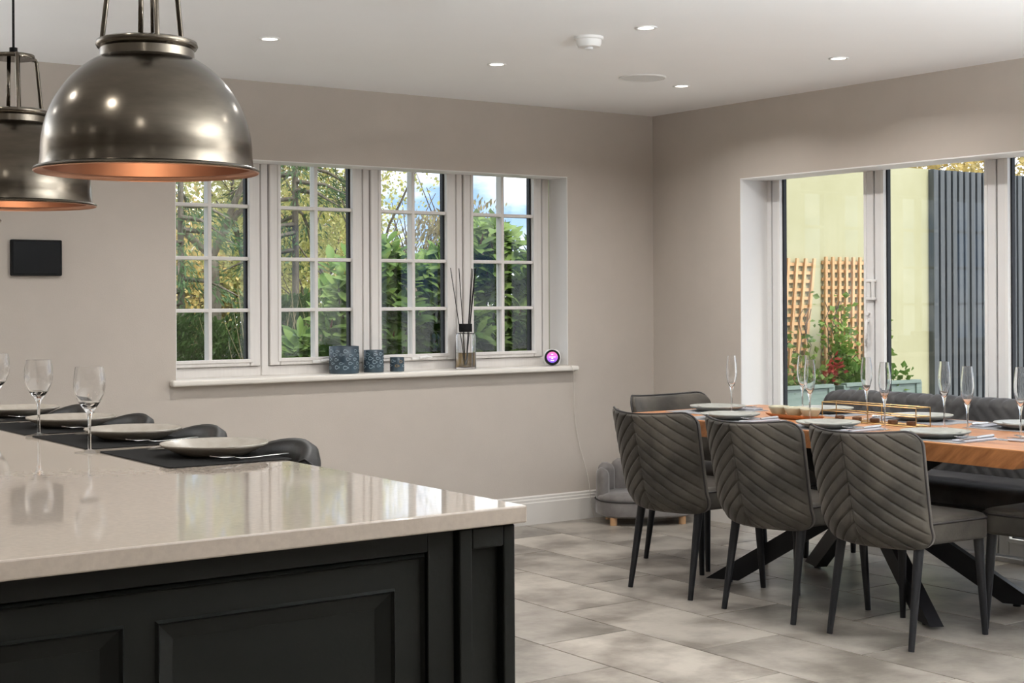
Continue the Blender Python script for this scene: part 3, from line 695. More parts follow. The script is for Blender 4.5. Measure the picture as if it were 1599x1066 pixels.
part('cap', MB().lathe([(0.0001, 0.2065), (0.036, 0.2065), (0.037, 0.209), (0.037, 0.250), (0.035, 0.252), (0.0001, 0.252)], 32), 'black_matt', t, smooth=True, angle=40)
for dx, dy, zz in ((-0.092, 0.01, 0.565), (-0.055, -0.02, 0.562), (0.058, 0.01, 0.56), (0.062, -0.015, 0.566), (0.078, 0.02, 0.56), (0.064, 0.03, 0.563)):
    part('reed', MB().tube([(dx * 0.05, dy * 0.05, 0.03), (dx, dy, zz)], 0.0022, 6), 'black_matt', t)
t = thing('smart_display', 'small white round smart display with a pink and purple screen on the sill', 'smart display', (5.178, 6.862, ZS), R(-36))
part('body', MB().lathe([(0.0001, 0), (0.038, 0), (0.043, 0.004), (0.049, 0.025), (0.051, 0.048), (0.046, 0.075), (0.030, 0.092), (0.0001, 0.097)], 36), 'fitting_white', t, (0, 0.018, 0), smooth=True, angle=60)
scr = part('bezel', MB().lathe([(0.0001, 0.006), (0.042, 0.006), (0.0445, 0.003), (0.045, -0.012), (0.0001, -0.012)], 40), 'black_gloss', t, (0, -0.028, 0.050), smooth=True, angle=40)
scr.rotation_euler = (R(80), 0, 0)
fc = bpy.data.objects.new('screen', None)
mb = MB(); n = 40
mb.add([(0.032 * math.cos(2 * math.pi * i / n), 0, 0.032 * math.sin(2 * math.pi * i / n)) for i in range(n)], [tuple(range(n))])
sc2 = part('screen', mb, 'gradient_screen', t, (0, -0.0350, 0.0512)); sc2.rotation_euler = (R(-10), 0, 0)
mb = MB()
for x0, x1, z0 in ((-0.006, 0.006, 0.016), (-0.019, 0.019, 0.001), (-0.006, 0.006, -0.007), (-0.010, 0.010, -0.019)):
    n = max(2, int((x1 - x0) / 0.0042)); w = (x1 - x0) / n
    for i in range(n): mb.box(x0 + i * w + 0.0004, x0 + (i + 1) * w - 0.0004, -0.0012, -0.0004, z0 - 0.0018, z0 + 0.0018)
tx = part('screen_lettering', mb, 'screen_text', t, (0, -0.0350, 0.0512)); tx.rotation_euler = (R(-10), 0, 0)
pts = [(5.212, 6.885, 0.905), (5.235, 6.83, 0.906), (5.246, 6.778, 0.905), (5.250, 6.768, 0.895), (5.262, 6.768, 0.86), (5.288, 6.80, 0.76), (5.305, 6.815, 0.62), (5.335, 6.818, 0.46), (5.375, 6.80, 0.30), (5.395, 6.795, 0.20), (5.41, 6.79, 0.06), (5.43, 6.78, 0.004)]
def smooth_path(pts, n=6):
    P_ = [Vector(p) for p in pts]; P_ = [P_[0]] + P_ + [P_[-1]]; r_ = []
    for i in range(1, len(P_) - 2):
        for k in range(n):
            u = k / n; a_, b_, c_, d_ = P_[i - 1:i + 3]
            r_.append(0.5 * ((2 * b_) + (c_ - a_) * u + (2 * a_ - 5 * b_ + 4 * c_ - d_) * u * u + (3 * b_ - a_ - 3 * c_ + d_) * u ** 3))
    return r_ + [P_[-1]]
co = part('power_cable', MB().tube(smooth_path(pts), 0.0018, 6), 'cable', smooth=True)
tag(co, 'thin pale power cable hanging from the sill down to the skirting', 'cable')

# ================================================================== dining chairs
def make_chair(mat):
    t = thing('dining_chair', '', 'chair')
    HB, HT = 0.362, 0.792
    wl = lambda v: 0.246 + 0.014 * v
    def surf(u, v, off=0.0):
        # rounded outline
        h = (HT - HB); d0 = v * h; d1 = (1 - v) * h; r0, r1 = 0.075, 0.05
        w = wl(v)
        if d0 < r0: w -= r0 - math.sqrt(max(0, r0 * r0 - (r0 - d0) ** 2))
        if d1 < r1: w -= r1 - math.sqrt(max(0, r1 * r1 - (r1 - d1) ** 2))
        y = u * w
        yy = y / 0.28
        x = -0.285 - 0.098 * v + 0.042 * max(0, 0.22 - v) ** 1.5 / 0.1 + 0.140 * yy * yy
        z = HB + h * v + 0.020 * yy * yy * v ** 4
        return x + off, y, z
    nu, nv = 56, 64
    us = [-1 + 2 * i / nu for i in range(nu + 1)]
    vs_ = []
    for j in range(nv + 1):
        q = j / nv; vs_.append(0.5 - 0.5 * math.cos(math.pi * q) if (q < 0.12 or q > 0.88) else 0.5 - 0.5 * math.cos(math.pi * q))
    V = []; F = []
    def quilt(y, z):
        s = (z + abs(y) * 0.76) / 0.051
        f = s - math.floor(s); g = abs(f - 0.5) * 2      # 1 at seam
        d = -0.009 * g ** 9 - 0.002 * g ** 2
        d2 = -0.007 * math.exp(-(y / 0.005) ** 2)
        return min(d, 0) + d2
    # finer grid for crisp seams
    nu, nv = 180, 170
    for j in range(nv + 1):
        v = 0.5 - 0.5 * math.cos(math.pi * j / nv)
        for i in range(nu + 1):
            u = -1 + 2 * i / nu
            x, y, z = surf(u, v)
            edge = min(1, (1 - abs(u)) / 0.06) * min(1, v / 0.03) * min(1, (1 - v) / 0.03)
            puff = 0.010 * (1 - (1 - edge) ** 2)
            V.append((x - puff - quilt(y, z) * edge, y, z))
    o2 = len(V)
    for j in range(nv + 1):
        v = 0.5 - 0.5 * math.cos(math.pi * j / nv)
        for i in range(nu + 1):
            u = -1 + 2 * i / nu
            x, y, z = surf(u, v)
            e = max(0, 1 - u * u) ** 0.5 * max(0, 1 - (2 * v - 1) ** 6) ** 0.5
            V.append((x + 0.026 + 0.028 * e, y * 0.985, z - 0.004 * v))
    k = nu + 1
    for j in range(nv):
        for i in range(nu):
            a = j * k + i; F.append((a, a + 1, a + k + 1, a + k)); F.append((o2 + a, o2 + a + k, o2 + a + k + 1, o2 + a + 1))
    ring = [i for i in range(nu + 1)] + [j * k + nu for j in range(1, nv + 1)] + [nv * k + i for i in range(nu - 1, -1, -1)] + [j * k for j in range(nv - 1, 0, -1)]
    for a, b in zip(ring, ring[1:] + ring[:1]): F.append((a, a + o2, b + o2, b))
    me = bpy.data.meshes.new('backrest'); me.from_pydata(V, [], F)
    bm = bmesh.new(); bm.from_mesh(me); bmesh.ops.remove_doubles(bm, verts=bm.verts, dist=1e-5); bmesh.ops.recalc_face_normals(bm, faces=bm.faces); bm.to_mesh(me); bm.free()
    me.polygons.foreach_set('use_smooth', [True] * len(me.polygons))
    bk = link('backrest', me, mat, t)
    # piping round the edge of the shell
    pp = []
    for i in range(0, nu + 1, 5): pp.append(surf(-1 + 2 * i / nu, 1.0))
    side = [0.5 - 0.5 * math.cos(math.pi * j / 40) for j in range(1, 40)]
    up = [surf(-1, v) for v in side]; dn = [surf(1, v) for v in reversed(side)]
    part('piping', MB().tube([(x + 0.004, y * 1.004, z + (0.003 if True else 0)) for x, y, z in up + pp + dn], 0.0042, 6), 'piping', bk, smooth=True)
    # seat
    prof = rounded_rect(-0.235, 0.246, -0.213, 0.213, 0.06, 6)
    prof = [(x, y * (1.0 - 0.22 * max(0, (-0.02 - x) / 0.215))) for x, y in prof]
    mb = MB(); rings = [(0.372, 0.955), (0.376, 0.985), (0.385, 1.0), (0.440, 1.0), (0.452, 0.992), (0.462, 0.965), (0.468, 0.90), (0.472, 0.6)]
    vs = []; n = len(prof)
    for z, s in rings: vs += [((x - 0.01) * s + 0.01, y * s, z) for x, y in prof]
    fs = [(r * n + i, r * n + (i + 1) % n, (r + 1) * n + (i + 1) % n, (r + 1) * n + i) for r in range(len(rings) - 1) for i in range(n)]
    fs += [tuple(range(n - 1, -1, -1)), tuple((len(rings) - 1) * n + i for i in range(n))]
    seat = part('seat', mb.add(vs, fs), mat, t, smooth=True, angle=50)
    part('piping', MB().tube([((x - 0.01) * 0.998 + 0.01, y * 0.998, 0.450) for x, y in prof], 0.004, 6, loop=True), 'piping', seat, smooth=True)
    for sy in (-1, 1):
        part('leg', MB().tube([(-0.160, sy * 0.178, 0.40), (-0.228, sy * 0.190, 0.0)], [0.020, 0.0115], 14), 'black_metal', t, smooth=True, angle=50)
        part('leg', MB().tube([(0.200, sy * 0.178, 0.38), (0.222, sy * 0.192, 0.0)], [0.020, 0.0115], 14), 'black_metal', t, smooth=True, angle=50)
    return t
chair = make_chair('velvet')
CX = 4.498
GRP = 'grey velvet chairs around the dining table'
chair.location = (CX - 0.006, 4.888, 0); chair.rotation_euler = (0, 0, R(2)); tag(chair, 'grey velvet dining chair with chevron back, nearest the dog bed', 'chair', GRP)
dup(chair, (CX + 0.002, 4.295, 0), R(1.5), 'grey velvet dining chair with chevron back, middle of the three in a row', GRP)
dup(chair, (CX + 0.012, 3.726, 0), R(2.2), 'grey velvet dining chair with chevron back, nearest the viewer', GRP)
dup(chair, (4.982, 5.358, 0), R(-90), 'grey velvet dining chair at the far table end, its front in daylight', GRP)
dup(chair, (5.02, 3.385, 0), R(90), 'grey velvet dining chair cut off by the picture edge at the near table end', GRP)

# ================================================================== dining table
TX0, TX1, TY0, TY1, TZ = 4.535, 5.465, 3.19, 5.465, 0.740
t = thing('dining_table', 'long wooden dining table on crossed black metal legs', 'table', (0, 0, 0))
mb = MB(); b = 0.030; zs = 0.664
vs = [(TX0, TY0, TZ), (TX1, TY0, TZ), (TX1, TY1, TZ), (TX0, TY1, TZ), (TX0, TY0, TZ - 0.004), (TX1, TY0, TZ - 0.004), (TX1, TY1, TZ - 0.004), (TX0, TY1, TZ - 0.004),
      (TX0 + b, TY0 + 0.10, zs), (TX1 - b, TY0 + 0.10, zs), (TX1 - b, TY1 - 0.10, zs), (TX0 + b, TY1 - 0.10, zs)]
top = part('tabletop', MB().box(TX0, TX1, TY0, TY1, TZ - 0.006, TZ), 'table_wood', t, bev=0.002)
mb = MB().add([(TX0, TY0, TZ - 0.006), (TX1, TY0, TZ - 0.006), (TX1, TY1, TZ - 0.006), (TX0, TY1, TZ - 0.006)] + vs[8:],
              [(0, 1, 5, 4), (1, 2, 6, 5), (2, 3, 7, 6), (3, 0, 4, 7), (4, 5, 6, 7)])
ed = part('bevelled_edge', mb, 'edge_wood', t)
cx, cy, cz = 4.99, 4.345, 0.41
for fx, fy2 in ((4.70, 3.79), (4.70, 4.90), (5.28, 3.79), (5.28, 4.90)):
    dx, dy = cx - fx, cy - fy2; k = 0.60
    p, q = Vector((fx - dx * 0.04, fy2 - dy * 0.04, 0.012)), Vector((cx + dx * k, cy + dy * k, 0.664))
    d = (q - p); hz = Vector((dx, dy, 0)).normalized(); sd = Vector((-hz.y, hz.x, 0)); w = 0.055
    # bar cut level at floor and top
    lw = 0.155
    vs = []
    for e in (p, q):
        for a_, s_ in ((-lw / 2, -w), (lw / 2, -w), (lw / 2, w), (-lw / 2, w)): vs.append(e + hz * a_ + sd * s_ * 0.5)
    leg = part('leg', MB().add(vs, [(3, 2, 1, 0), (4, 5, 6, 7), (0, 1, 5, 4), (1, 2, 6, 5), (2, 3, 7, 6), (3, 0, 4, 7)]), 'black_metal', t)
    part('levelling_foot', MB().lathe([(0.0001, 0), (0.016, 0), (0.016, 0.006), (0.007, 0.008), (0.007, 0.016), (0.0001, 0.016)], 14, (fx, fy2, 0)), 'black_metal', leg)

# ================================================================== bench
BX0, BX1, BY0, BY1 = 5.36, 5.875, 3.42, 5.315
t = thing('upholstered_bench', 'long dark grey velvet bench with quilted back in front of the folding doors', 'bench', (0, 0, 0))
def soft_box(x0, x1, y0, y1, z0, z1, r, n=6):
    mb = MB(); pr = rounded_rect(x0, x1, z0, z1, r, n); m_ = len(pr); cx_, cz_ = (x0 + x1) / 2, (z0 + z1) / 2
    st_ = []
    for i in range(n + 1):
        a = R(90 * i / n); st_.append((y0 + r * (1 - math.sin(a)), 1 - (r * (1 - math.cos(a))) if False else math.cos(a)))
    # ends rounded by scaling toward centre
    ys = [(y0 + r * (1 - math.sin(R(90 * i / n))), r * (1 - math.sin(R(90 - 90 * i / n)))) for i in range(n, -1, -1)]
    seq = ys + [(y1 - (y - y0), s) for y, s in reversed(ys)]
    vs = []
    for y, ins in seq:
        for x, z in pr:
            vs.append((cx_ + (x - cx_) * (1 - ins / ((x1 - x0) / 2)), y, cz_ + (z - cz_) * (1 - ins / ((z1 - z0) / 2))))
    fs = [(a * m_ + i, a * m_ + (i + 1) % m_, (a + 1) * m_ + (i + 1) % m_, (a + 1) * m_ + i) for a in range(len(seq) - 1) for i in range(m_)]
    fs += [tuple(range(m_)), tuple((len(seq) - 1) * m_ + i for i in range(m_))]
    return mb.add(vs, fs)
part('seat_cushion', soft_box(BX0, BX1 - 0.06, BY0, BY1 - 0.02, 0.365, 0.470, 0.045), 'bench_velvet', t, smooth=True)
part('seat_base', MB().box(BX0 + 0.02, BX1 - 0.03, BY0 + 0.02, BY1 - 0.03, 0.285, 0.37), 'bench_velvet', t, bev=0.012)
# quilted back: chevron channels on the room side, rolled top
mb = MB(); ny, prof = 260, []
nz_ = 46
V = []; F = []
ring_n = 0
outline = []
for i in range(30): outline.append((0.0, 0.40 + (0.775 - 0.40) * i / 29, -1))        # inner face going up
for i in range(1, 13):
    a = R(180 - 180 * i / 13); outline.append((0.062 + 0.062 * math.cos(a), 0.775 + 0.046 * math.sin(a), 0))
for i in range(6): outline.append((0.124, 0.775 - 0.375 * i / 5, 1))
nn = len(outline)
for j in range(ny + 1):
    y = BY0 + (BY1 - BY0) * j / ny
    de = min(y - BY0, BY1 - y); rr = 0.07
    drop = 0.0 if de > rr else rr - math.sqrt(max(0, rr * rr - (rr - de) ** 2))
    drop += 0.012 * max(0, 1 - de / 0.30) ** 2
    thin = 1.0 if de > 0.04 else 0.55 + 0.45 * (de / 0.04) ** 0.5
    for x, z, kx in outline:
        per = 0.62; yy = (y - BY0) % per; ch = abs(yy - per / 2)
        s = (z - x * 0.6 + ch * 0.95) / 0.066; f = s - math.floor(s); g = abs(f - 0.5) * 2
        q = 0.009 * (g ** 5) if kx <= 0 else 0
        zz = 0.40 + (z - 0.40) * (1 - drop / 0.42)
        xx = 0.062 + (x - 0.062) * thin
        lean = 0.05 * (z - 0.40) / 0.42
        if kx == 0: V.append((5.70 + lean + xx, y, zz - q))
        else: V.append((5.70 + lean + xx + q, y, zz))
for j in range(ny):
    for i in range(nn):
        F.append((j * nn + i, j * nn + (i + 1) % nn, (j + 1) * nn + (i + 1) % nn, (j + 1) * nn + i))
F += [tuple(range(nn)), tuple(ny * nn + i for i in range(nn - 1, -1, -1))]
part('backrest', mb.add(V, F), 'bench_velvet', t, smooth=True, angle=70)
for x, y in ((BX0 + 0.07, BY0 + 0.2), (BX0 + 0.07, BY1 - 0.2), (5.735, BY0 + 0.2), (5.735, BY1 - 0.235)):
    part('leg', MB().tube([(x, y, 0.29), (x, y, 0.0)], [0.022, 0.013], 12), 'black_metal', t, smooth=True, angle=50)

# ================================================================== things on the dining table
gpm = plate_mesh(0.135, 0.027, 'grey_stoneware')
mats_ = [(4.70, 4.878, 0, 'nearest the dog bed'), (4.70, 4.290, 0, 'at the middle chair of the row'), (4.70, 3.735, 0, 'at the chair nearest the viewer'),
         (5.285, 4.86, 0, 'on the bench side beyond the wooden tray'), (5.285, 4.285, 0, 'on the bench side behind the candle rack'), (5.285, 3.745, 0, 'on the bench side near the picture edge'),
         (4.985, 5.275, 90, 'at the far table end'), (5.0, 3.375, 90, 'at the near table end')]
for i, (x, y, rz, w) in enumerate(mats_):
    o = part('placemat', MB().prism(rounded_rect(-0.142, 0.142, -0.212, 0.212, 0.006, 2), 0, 0.002), 'grey_mat', None, (x, y, TZ), R(rz)); tag(o, 'grey placemat on the wooden table, ' + w, 'placemat', 'grey placemats on the dining table')
    inn = 0.012 if rz == 0 else 0.0
    px, py = (x + (-0.008 if x < 5 else 0.008), y) if rz == 0 else (x, y + (-0.005 if y > 5 else 0))
    o = link('dinner_plate', gpm, None, None, (px, py, TZ + 0.002)); tag(o, 'grey green stoneware plate on the wooden table, ' + w, 'plate', 'stoneware plates on the dining table')
    o = link('side_plate', plate_mesh(0.098, 0.019, 'grey_stoneware', 'side_plate') if i == 0 else sp_me, None, None, (px, py, TZ + 0.009)); sp_me = o.data
    tag(o, 'small grey plate stacked on another, ' + w, 'plate', 'side plates on the dining table')
    # folded napkin with fork and knife beside the plate
    if rz == 0: s = 1 if x > 5 else -1; nx, ny_, nr = x, y - s * (-0.176) if s > 0 else y - 0.176, (0 if s < 0 else 180)
    else: s = 1 if y > 5 else -1; nx, ny_, nr = x + s * 0.176, y, (90 * -1 if s < 0 else 90)
    if rz == 0 and s > 0: ny_ = y + 0.178
    o = part('napkin', MB().prism(rounded_rect(-0.10, 0.10, -0.034, 0.034, 0.004, 2), 0, 0.007), 'napkin_cloth', None, (nx, ny_, TZ + 0.002), R(nr + 4), bev=0.0025); tag(o, 'folded pale napkin beside the grey plate, ' + w, 'napkin', 'napkins on the dining table')
    c, s2 = math.cos(R(nr)), math.sin(R(nr))
    for nm, me, dy in (('fork', FK, 0.013), ('table_knife', KN, -0.013)):
        o = link(nm, me, None, None, (nx - s2 * dy, ny_ + c * dy, TZ + 0.009), R(nr + (180 if rz == 0 and False else 0) + 3))
        tag(o, ('steel fork' if nm == 'fork' else 'steel knife') + ' laid on the folded napkin, ' + w, nm.split('_')[-1], ('forks' if nm == 'fork' else 'knives') + ' on the dining table')
F_FOOT = [(0.0038, 0.0078), (0.007, 0.0060), (0.018, 0.0032), (0.034, 0.0008), (0.0345, 0.0003)]
F_STEM = [(0.0001, 0.0070), (0.0038, 0.0078), (0.0032, 0.05), (0.0034, 0.095), (0.0050, 0.112), (0.0100, 0.130), (0.0180, 0.152), (0.0173, 0.153), (0.0095, 0.136), (0.0001, 0.127)]
F_BOWL = [(0.0180, 0.152), (0.0190, 0.155), (0.0245, 0.180), (0.0258, 0.205), (0.0240, 0.235), (0.0205, 0.262), (0.0185, 0.278), (0.0179, 0.2782), (0.0197, 0.262), (0.0232, 0.235), (0.0250, 0.205), (0.0237, 0.181), (0.0183, 0.156), (0.0173, 0.153)]
for x, y, l in ((4.862, 5.045, 'empty champagne flute standing alone in front of the white door reveal'),
                (5.118, 4.838, 'empty champagne flute just behind another one, before the smaller trellis'),
                (4.785, 4.480, 'empty champagne flute just in front of another one, by the bowl tray'),
                (5.145, 4.475, 'empty champagne flute behind the brass candle rack, before the white door stile'),
                (4.790, 4.070, 'empty champagne flute in front of the brass candle rack'),
                (5.048, 3.972, 'empty champagne flute right of the candle rack, at the rack end'),
                (4.750, 3.628, 'empty champagne flute near the table edge, second from the picture edge'),
                (4.836, 3.450, 'empty champagne flute cut by the picture edge')):
    stemware('champagne_flute', l, 'champagne flute', 'champagne flutes on the dining table', (x, y, TZ + 0.0022), F_FOOT, F_STEM, F_BOWL)
# tray with three bowls
def oval(a, b, z, n=32): return [(a * math.cos(2 * math.pi * i / n), b * math.sin(2 * math.pi * i / n), z) for i in range(n)]
mb = MB(); rg = [oval(0.035, 0.13, 0.0), oval(0.050, 0.160, 0.010), oval(0.060, 0.178, 0.022), oval(0.056, 0.172, 0.0215), oval(0.046, 0.152, 0.012), oval(0.03, 0.12, 0.008)]
vs = sum(rg, []); n = 32
mb.add(vs, [(r * n + i, r * n + (i + 1) % n, (r + 1) * n + (i + 1) % n, (r + 1) * n + i) for r in range(5) for i in range(n)] + [tuple(range(n - 1, -1, -1)), tuple(5 * n + i for i in range(n))])
o = part('serving_tray', mb, 'tray_wood', None, (4.925, 4.705, TZ), smooth=True, angle=50); tag(o, 'boat shaped wooden serving tray holding three cream bowls', 'tray')
bw = MB().lathe([(0.0001, 0.0), (0.026, 0.0), (0.036, 0.012), (0.046, 0.034), (0.0475, 0.042), (0.045, 0.042), (0.043, 0.034), (0.033, 0.014), (0.0001, 0.006)], 32).mesh('bowl', True)
for k, (dy, l) in enumerate(((0.098, 'small cream bowl at the far end of the wooden tray'), (0.0, 'small cream bowl in the middle of the wooden tray'), (-0.098, 'small cream bowl at the near end of the wooden tray'))):
    o = link('snack_bowl', bw, 'cream_glaze', None, (4.925, 4.705 + dy, TZ + 0.0125)); tag(o, l, 'bowl', 'cream bowls on the wooden tray')
# brass wire candle rack
t = thing('candle_rack', 'long brass wire candle rack with five dark cups on the table', 'candle holder', (5.025, 4.325, TZ), R(0))
hx, hy = 0.046, 0.262
for z in (0.003, 0.044, 0.082):
    part('wire_rail', MB().tube([(-hx, -hy, z), (hx, -hy, z), (hx, hy, z), (-hx, hy, z)], 0.0026, 6, loop=True), 'brass', t)
for x in (-hx, hx):
    for y in (-hy, 0, hy): part('wire_post', MB().tube([(x, y, 0), (x, y, 0.083)], 0.0026, 6), 'brass', t)
part('base_strip', MB().box(-0.012, 0.012, -hy, hy, 0.001, 0.005), 'brass', t)
for k in range(5): part('candle_cup', MB().lathe([(0.0001, 0.005), (0.019, 0.005), (0.021, 0.008), (0.021, 0.021), (0.018, 0.022), (0.0175, 0.014), (0.0001, 0.013)], 20, (0, -0.20 + 0.1 * k, 0)), 'dark_wood', t, smooth=True, angle=40)

# ================================================================== pet sofa bed in the corner
t = thing('dog_bed', 'small grey velvet pet sofa with scalloped back and wooden feet in the corner', 'pet bed', (5.575, 6.520, 0), R(-28))
W2, D2 = 0.275, 0.20
oval2 = lambda s, z, n=40: [(W2 * s * math.copysign(abs(math.cos(a)) ** 0.75, math.cos(a)), D2 * s * math.copysign(abs(math.sin(a)) ** 0.75, math.sin(a)), z) for a in [2 * math.pi * i / n for i in range(n)]]
def loft(rings):
    n = len(rings[0]); mb = MB()
    return mb.add(sum(rings, []), [(r * n + i, r * n + (i + 1) % n, (r + 1) * n + (i + 1) % n, (r + 1) * n + i) for r in range(len(rings) - 1) for i in range(n)] + [tuple(range(n - 1, -1, -1)), tuple((len(rings) - 1) * n + i for i in range(n))])
part('base', loft([oval2(0.94, 0.045), oval2(1.0, 0.055), oval2(1.0, 0.13), oval2(0.99, 0.136)]), 'velvet_light', t, smooth=True, angle=50)
part('piping', MB().tube(oval2(1.003, 0.136), 0.004, 6, loop=True), 'piping', t, smooth=True)
part('cushion', loft([oval2(0.98, 0.136), oval2(1.0, 0.148), oval2(0.97, 0.165), oval2(0.85, 0.176), oval2(0.4, 0.18)]), 'velvet_light', t, smooth=True, angle=60)
nch = 7
for k in range(nch):
    a0, a1 = R(-14 + 208 * k / nch), R(-14 + 208 * (k + 1) / nch); am = (a0 + a1) / 2
    mid = 1 - abs(k - (nch - 1) / 2) / ((nch - 1) / 2)
    top_ = 0.315 + 0.055 * mid
    rings = []
    for q in range(13):
        f = q / 12; ztop = 0.135 + (top_ - 0.135) * f
        s_ = math.sqrt(max(0.0, 1 - max(0, (f - 0.72) / 0.28) ** 2))
        row = []
        for i in range(14):
            u = i / 13; a = am + (u - 0.5) * (a1 - a0) * (0.35 + 0.65 * s_)
            bul = math.sin(math.pi * u) ** 0.6
            row.append((a, 0.045 * (0.3 + 0.7 * bul) * (0.25 + 0.75 * s_)))
        pts_ = []
        for a, b_ in row:
            ca, sa = math.cos(a), math.sin(a); r_ = 1 / ((abs(ca / W2) ** 2.6 + abs(sa / D2) ** 2.6) ** (1 / 2.6))
            pts_.append(((r_ - 0.03 - b_) * ca, (r_ - 0.03 - b_) * sa, ztop))
        for a, b_ in reversed(row):
            ca, sa = math.cos(a), math.sin(a); r_ = 1 / ((abs(ca / W2) ** 2.6 + abs(sa / D2) ** 2.6) ** (1 / 2.6))
            pts_.append(((r_ - 0.028 + b_ * 0.6) * ca, (r_ - 0.028 + b_ * 0.6) * sa, ztop))
        rings.append(pts_)
    part('back_channel', loft(rings), 'velvet_light', t, smooth=True, angle=75)
for x, y in ((-0.20, -0.125), (0.20, -0.125), (-0.18, 0.12), (0.18, 0.12)):
    part('foot', MB().lathe([(0.0001, 0), (0.019, 0), (0.020, 0.004), (0.021, 0.046), (0.0001, 0.046)], 20, (x, y, 0)), 'pale_wood', t, smooth=True, angle=40)

# ================================================================== outside: patio, wall, trellis, planters
patio = struct('patio', MB().box(XR + TR + 0.16, 14.0, -1.0, 7.08, -0.16, -0.055), 'grout', 'pale paved patio outside the folding doors')
pv = MB().prism(rounded_rect(-0.295, 0.295, -0.295, 0.295, 0.006, 1), -0.03, 0.0).mesh('paver'); pv.materials.append(M['paver'])
for i in range(6):
    for j in range(9): link('paver', pv, None, patio, (6.62 + i * 0.6, 1.9 + j * 0.6, -0.025))
part('far_paving', MB().box(9.93, 14, -1, 7.08, -0.055, -0.03).box(6.32, 9.93, -1, 1.6, -0.055, -0.03), 'paver', patio)
gw = struct('garden_wall', MB().box(6.30, 14.0, 7.10, 7.30, -0.2, 2.238), 'yellow_render', 'tall pale yellow rendered garden wall beyond the patio')
cl = part('slatted_cladding', MB().box(0, 4.2, -0.016, 0, -0.05, 2.232), 'cladding_back', gw, (8.862, 7.10, 0)); cl['label'] = 'dark grey vertical slatted cladding'
sl = MB().box(-0.0235, 0.0235, -0.045, -0.016, -0.05, 2.234).mesh('slat'); sl.materials.append(M['cladding_grey'])
for i in range(58): link('slat', sl, None, cl, (0.026 + i * 0.072, 0, 0))
part('edge_trim', MB().box(-0.008, 0.0, -0.05, 0, -0.05, 2.236), 'cladding_grey', cl)

def trellis(name, label, loc, rz_y, w0, w1, z0, z1, nv_, nh):
    t = thing('trellis', label, 'trellis', loc, 0, 'wooden trellises on the garden wall')
    for i in range(nv_):
        f = -0.5 + i / (nv_ - 1)
        part('slat', MB().bar((f * w0 + rz_y * 0, -0.028, z0), (f * w1 + rz_y * (z1 - z0), -0.028, z1), 0.022, 0.016, (0, 1, 0)), 'cedar_slat', t)
    for j in range(nh):
        z = z0 + 0.03 + (z1 - z0 - 0.07) * j / (nh - 1); f = (z - z0) / (z1 - z0); w = w0 + (w1 - w0) * f; c = rz_y * (z - z0)
        part('slat', MB().bar((c - w / 2 - 0.02, -0.010, z), (c + w / 2 + 0.02, -0.010, z), 0.022, 0.014, (0, 1, 0)), 'cedar_slat', t)
    return t
trellis('a', 'narrow leaning wooden trellis beside the white door jamb', (7.30, 7.10, 0), 0.10, 0.34, 0.42, 0.62, 1.560, 6, 16)
trellis('b', 'upright wooden trellis covered in climbing leaves', (7.945, 7.10, 0), 0.02, 0.46, 0.49, 0.58, 1.575, 8, 17)
def planter(x0, x1, label):
    t = thing('planter', label, 'planter', ((x0 + x1) / 2, 6.83, -0.025), 0, 'grey green wooden planters'); w = (x1 - x0) / 2; d = 0.19; h = 0.74
    for k in range(4):
        part('board', MB().box(-w + 0.03, w - 0.03, -d, -d + 0.02, 0.03 + k * 0.175, 0.03 + k * 0.175 + 0.170), 'planter_green', t, bev=0.003)
        part('board', MB().box(-w + 0.03, w - 0.03, d - 0.02, d, 0.03 + k * 0.175, 0.03 + k * 0.175 + 0.170), 'planter_green', t, bev=0.003)
    for s in (-1, 1):
        part('end_panel', MB().box(s * w - 0.03 if s > 0 else -w + 0.008, s * w - 0.008 if s > 0 else -w + 0.03, -d, d, 0.03, 0.73), 'planter_green', t)
        part('post', MB().box(s * w - 0.028, s * w + 0.028, -d - 0.012, -d + 0.044, 0, h), 'planter_green', t, bev=0.004)
    part('rim', MB().box(-w - 0.01, w + 0.01, -d - 0.02, -d + 0.03, h - 0.012, h + 0.012), 'planter_green', t, bev=0.003)
    part('soil', MB().box(-w + 0.03, w - 0.03, -d + 0.02, d - 0.02, 0.5, 0.69), 'soil', t)
    return t
planter(6.62, 7.29, 'grey green wooden planter below the narrow leaning trellis')
planter(7.43, 8.16, 'grey green wooden planter below the leafy upright trellis')

# ------------------------------------------------------------------ foliage helpers
def leaf_cloud(pts, size, rnd, aspect=0.5, droop=0.0, jitter=0.35, fold=True):
    """pts: positions with an outward direction; every leaf a folded four-cornered blade."""
    V = []; F = []
    for p, d in pts:
        d = (Vector(d) + Vector((rnd.gauss(0, jitter), rnd.gauss(0, jitter), rnd.gauss(0, jitter) - droop)))
        if d.length < 1e-4: d = Vector((0, 0, 1))
        d.normalize(); a = d.cross(Vector((rnd.gauss(0, 1), rnd.gauss(0, 1), rnd.gauss(0, 1))))
        if a.length < 1e-4: continue
        a.normalize(); nrm = a.cross(d); L = size * rnd.uniform(0.6, 1.25); w = L * aspect * 0.5
        p = Vector(p); m_ = p + d * L * 0.5; o = len(V)
        V += [p, m_ + a * w + nrm * w * 0.3, p + d * L, m_ - a * w + nrm * w * 0.3]
        F += [(o, o + 1, o + 2), (o, o + 2, o + 3)]
    mb = MB(); mb.v = [tuple(v) for v in V]; mb.f = F
    return mb
def cloud_part(name, pts, size, rnd, mat, parent, **k):
    me = leaf_cloud(pts, size, rnd, **k).mesh(name, False, fix=False); o = link(name, me, mat, parent); o['kind'] = 'stuff'; return o

